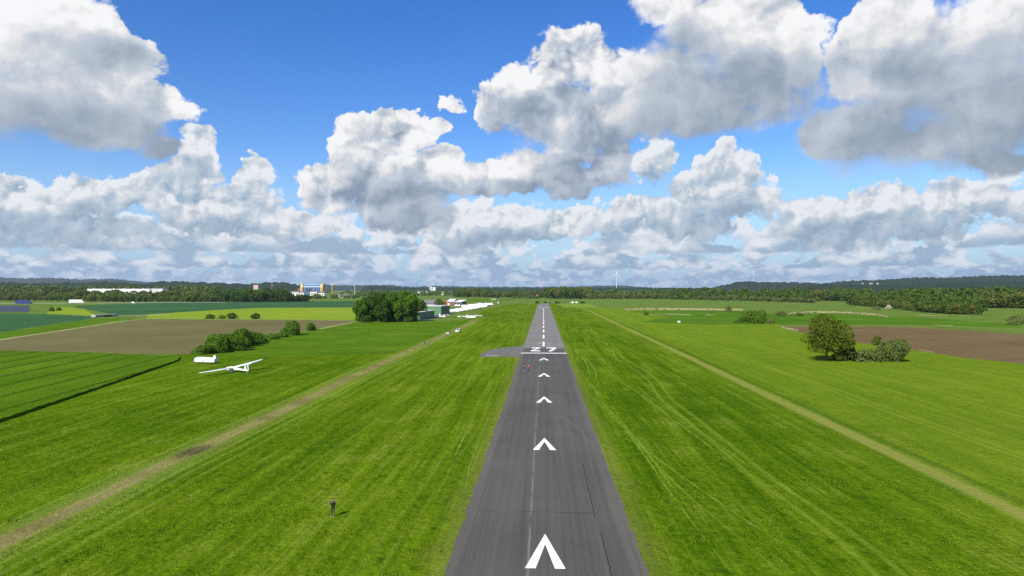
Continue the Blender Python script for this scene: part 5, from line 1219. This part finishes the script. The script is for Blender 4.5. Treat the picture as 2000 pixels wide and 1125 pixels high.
# ------------------------------------------------------------------ coarse grass: blades in clumps over the near strip
rng = np.random.default_rng(8)
N = 150000
d = 46 * (150 / 46) ** (rng.random(N) ** .8); lat = (rng.random(N) * 1.62 - .81) * d
px_, py_ = CAM_X + FW.x * d + RT.x * lat, FW.y * d + RT.y * lat
def lump(x, y, k, s):
    r = np.random.default_rng(s); o = np.zeros_like(x)
    for _ in range(7):
        a = r.uniform(0, 6.28); f = k * r.uniform(.5, 1.6); o += np.sin((x * math.cos(a) + y * math.sin(a)) * f + r.uniform(0, 6.28))
    return o / 7
keep = (np.abs(px_ - CX) > HW + .25) & (np.abs(px_ + 47.6) > 2.0) & (np.abs(px_ - 46.4) > 1.4) & (lump(px_, py_, 1.1, 1) + lump(px_, py_, .25, 2) * .8 + rng.random(N) * .9 > .30)
A_, B_ = at(352, 699), at(0, 825); nx, ny = -(B_ - A_).y, (B_ - A_).x
keep &= ((px_ - A_.x) * nx + (py_ - A_.y) * ny) * (1 if ((0 - A_.x) * nx + (50 - A_.y) * ny) > 0 else -1) > 0
x, y = px_[keep], py_[keep]; n = len(x); big = np.clip(.55 + lump(x, y, .8, 5), .3, 1.6)
vs = []
for b in range(3):
    a = rng.uniform(0, 6.28, n); h = rng.uniform(.06, .18, n) * big; w = rng.uniform(.018, .04, n); ln = rng.uniform(.03, .16, n)
    bx, by = x + rng.normal(0, .06, n), y + rng.normal(0, .06, n); c, s_ = np.cos(a), np.sin(a)
    vs.append(np.stack([np.stack([bx - s_ * w, by + c * w, np.zeros(n)], 1), np.stack([bx + s_ * w, by - c * w, np.zeros(n)], 1), np.stack([bx + c * ln, by + s_ * ln, h], 1)], 1))
vs = np.concatenate(vs).reshape(-1, 3)
def blade_fn(nt, b):
    p = pos(nt); f = (noise(p, 0.4, 3.0, 0.6) - 0.5) * 1.6 + (noise(p, 6.0, 2.0, 0.6) - 0.5) * 1.6
    c = mix(nt, f.step(-.6, .6, kind='LINEAR'), (.034, .085, .002), (.14, .21, .010)); link(nt, mix(nt, f.step(.35, .9) * .6, c, (.25, .26, .07)), b.inputs['Base Color'])
tag(obj('grass', np_mesh('grass', vs, np.arange(len(vs)).reshape(-1, 3), material('grass_blade', blade_fn, rough=1.0, spec=0.0))), 'coarse green grass over the near airfield', 'grass', None, 'stuff')

# ------------------------------------------------------------------ haze: even thin air over everything
def haze_fn(density):
    m = bpy.data.materials.new('haze_air'); m.use_nodes = True; nt = m.node_tree; nt.nodes.clear()
    v = nt.nodes.new('ShaderNodeVolumePrincipled'); v.inputs['Color'].default_value = (.70, .82, 1.0, 1); v.inputs['Density'].default_value = density; v.inputs['Anisotropy'].default_value = 0.3
    o = nt.nodes.new('ShaderNodeOutputMaterial'); nt.links.new(v.outputs[0], o.inputs['Volume']); return m
hz = MB().box(-13000, -2000, -4, 13000, 15500, 330).build('haze', haze_fn(3.4e-5)); tag(hz, 'thin blue haze over the whole plain', 'haze', None, 'stuff')
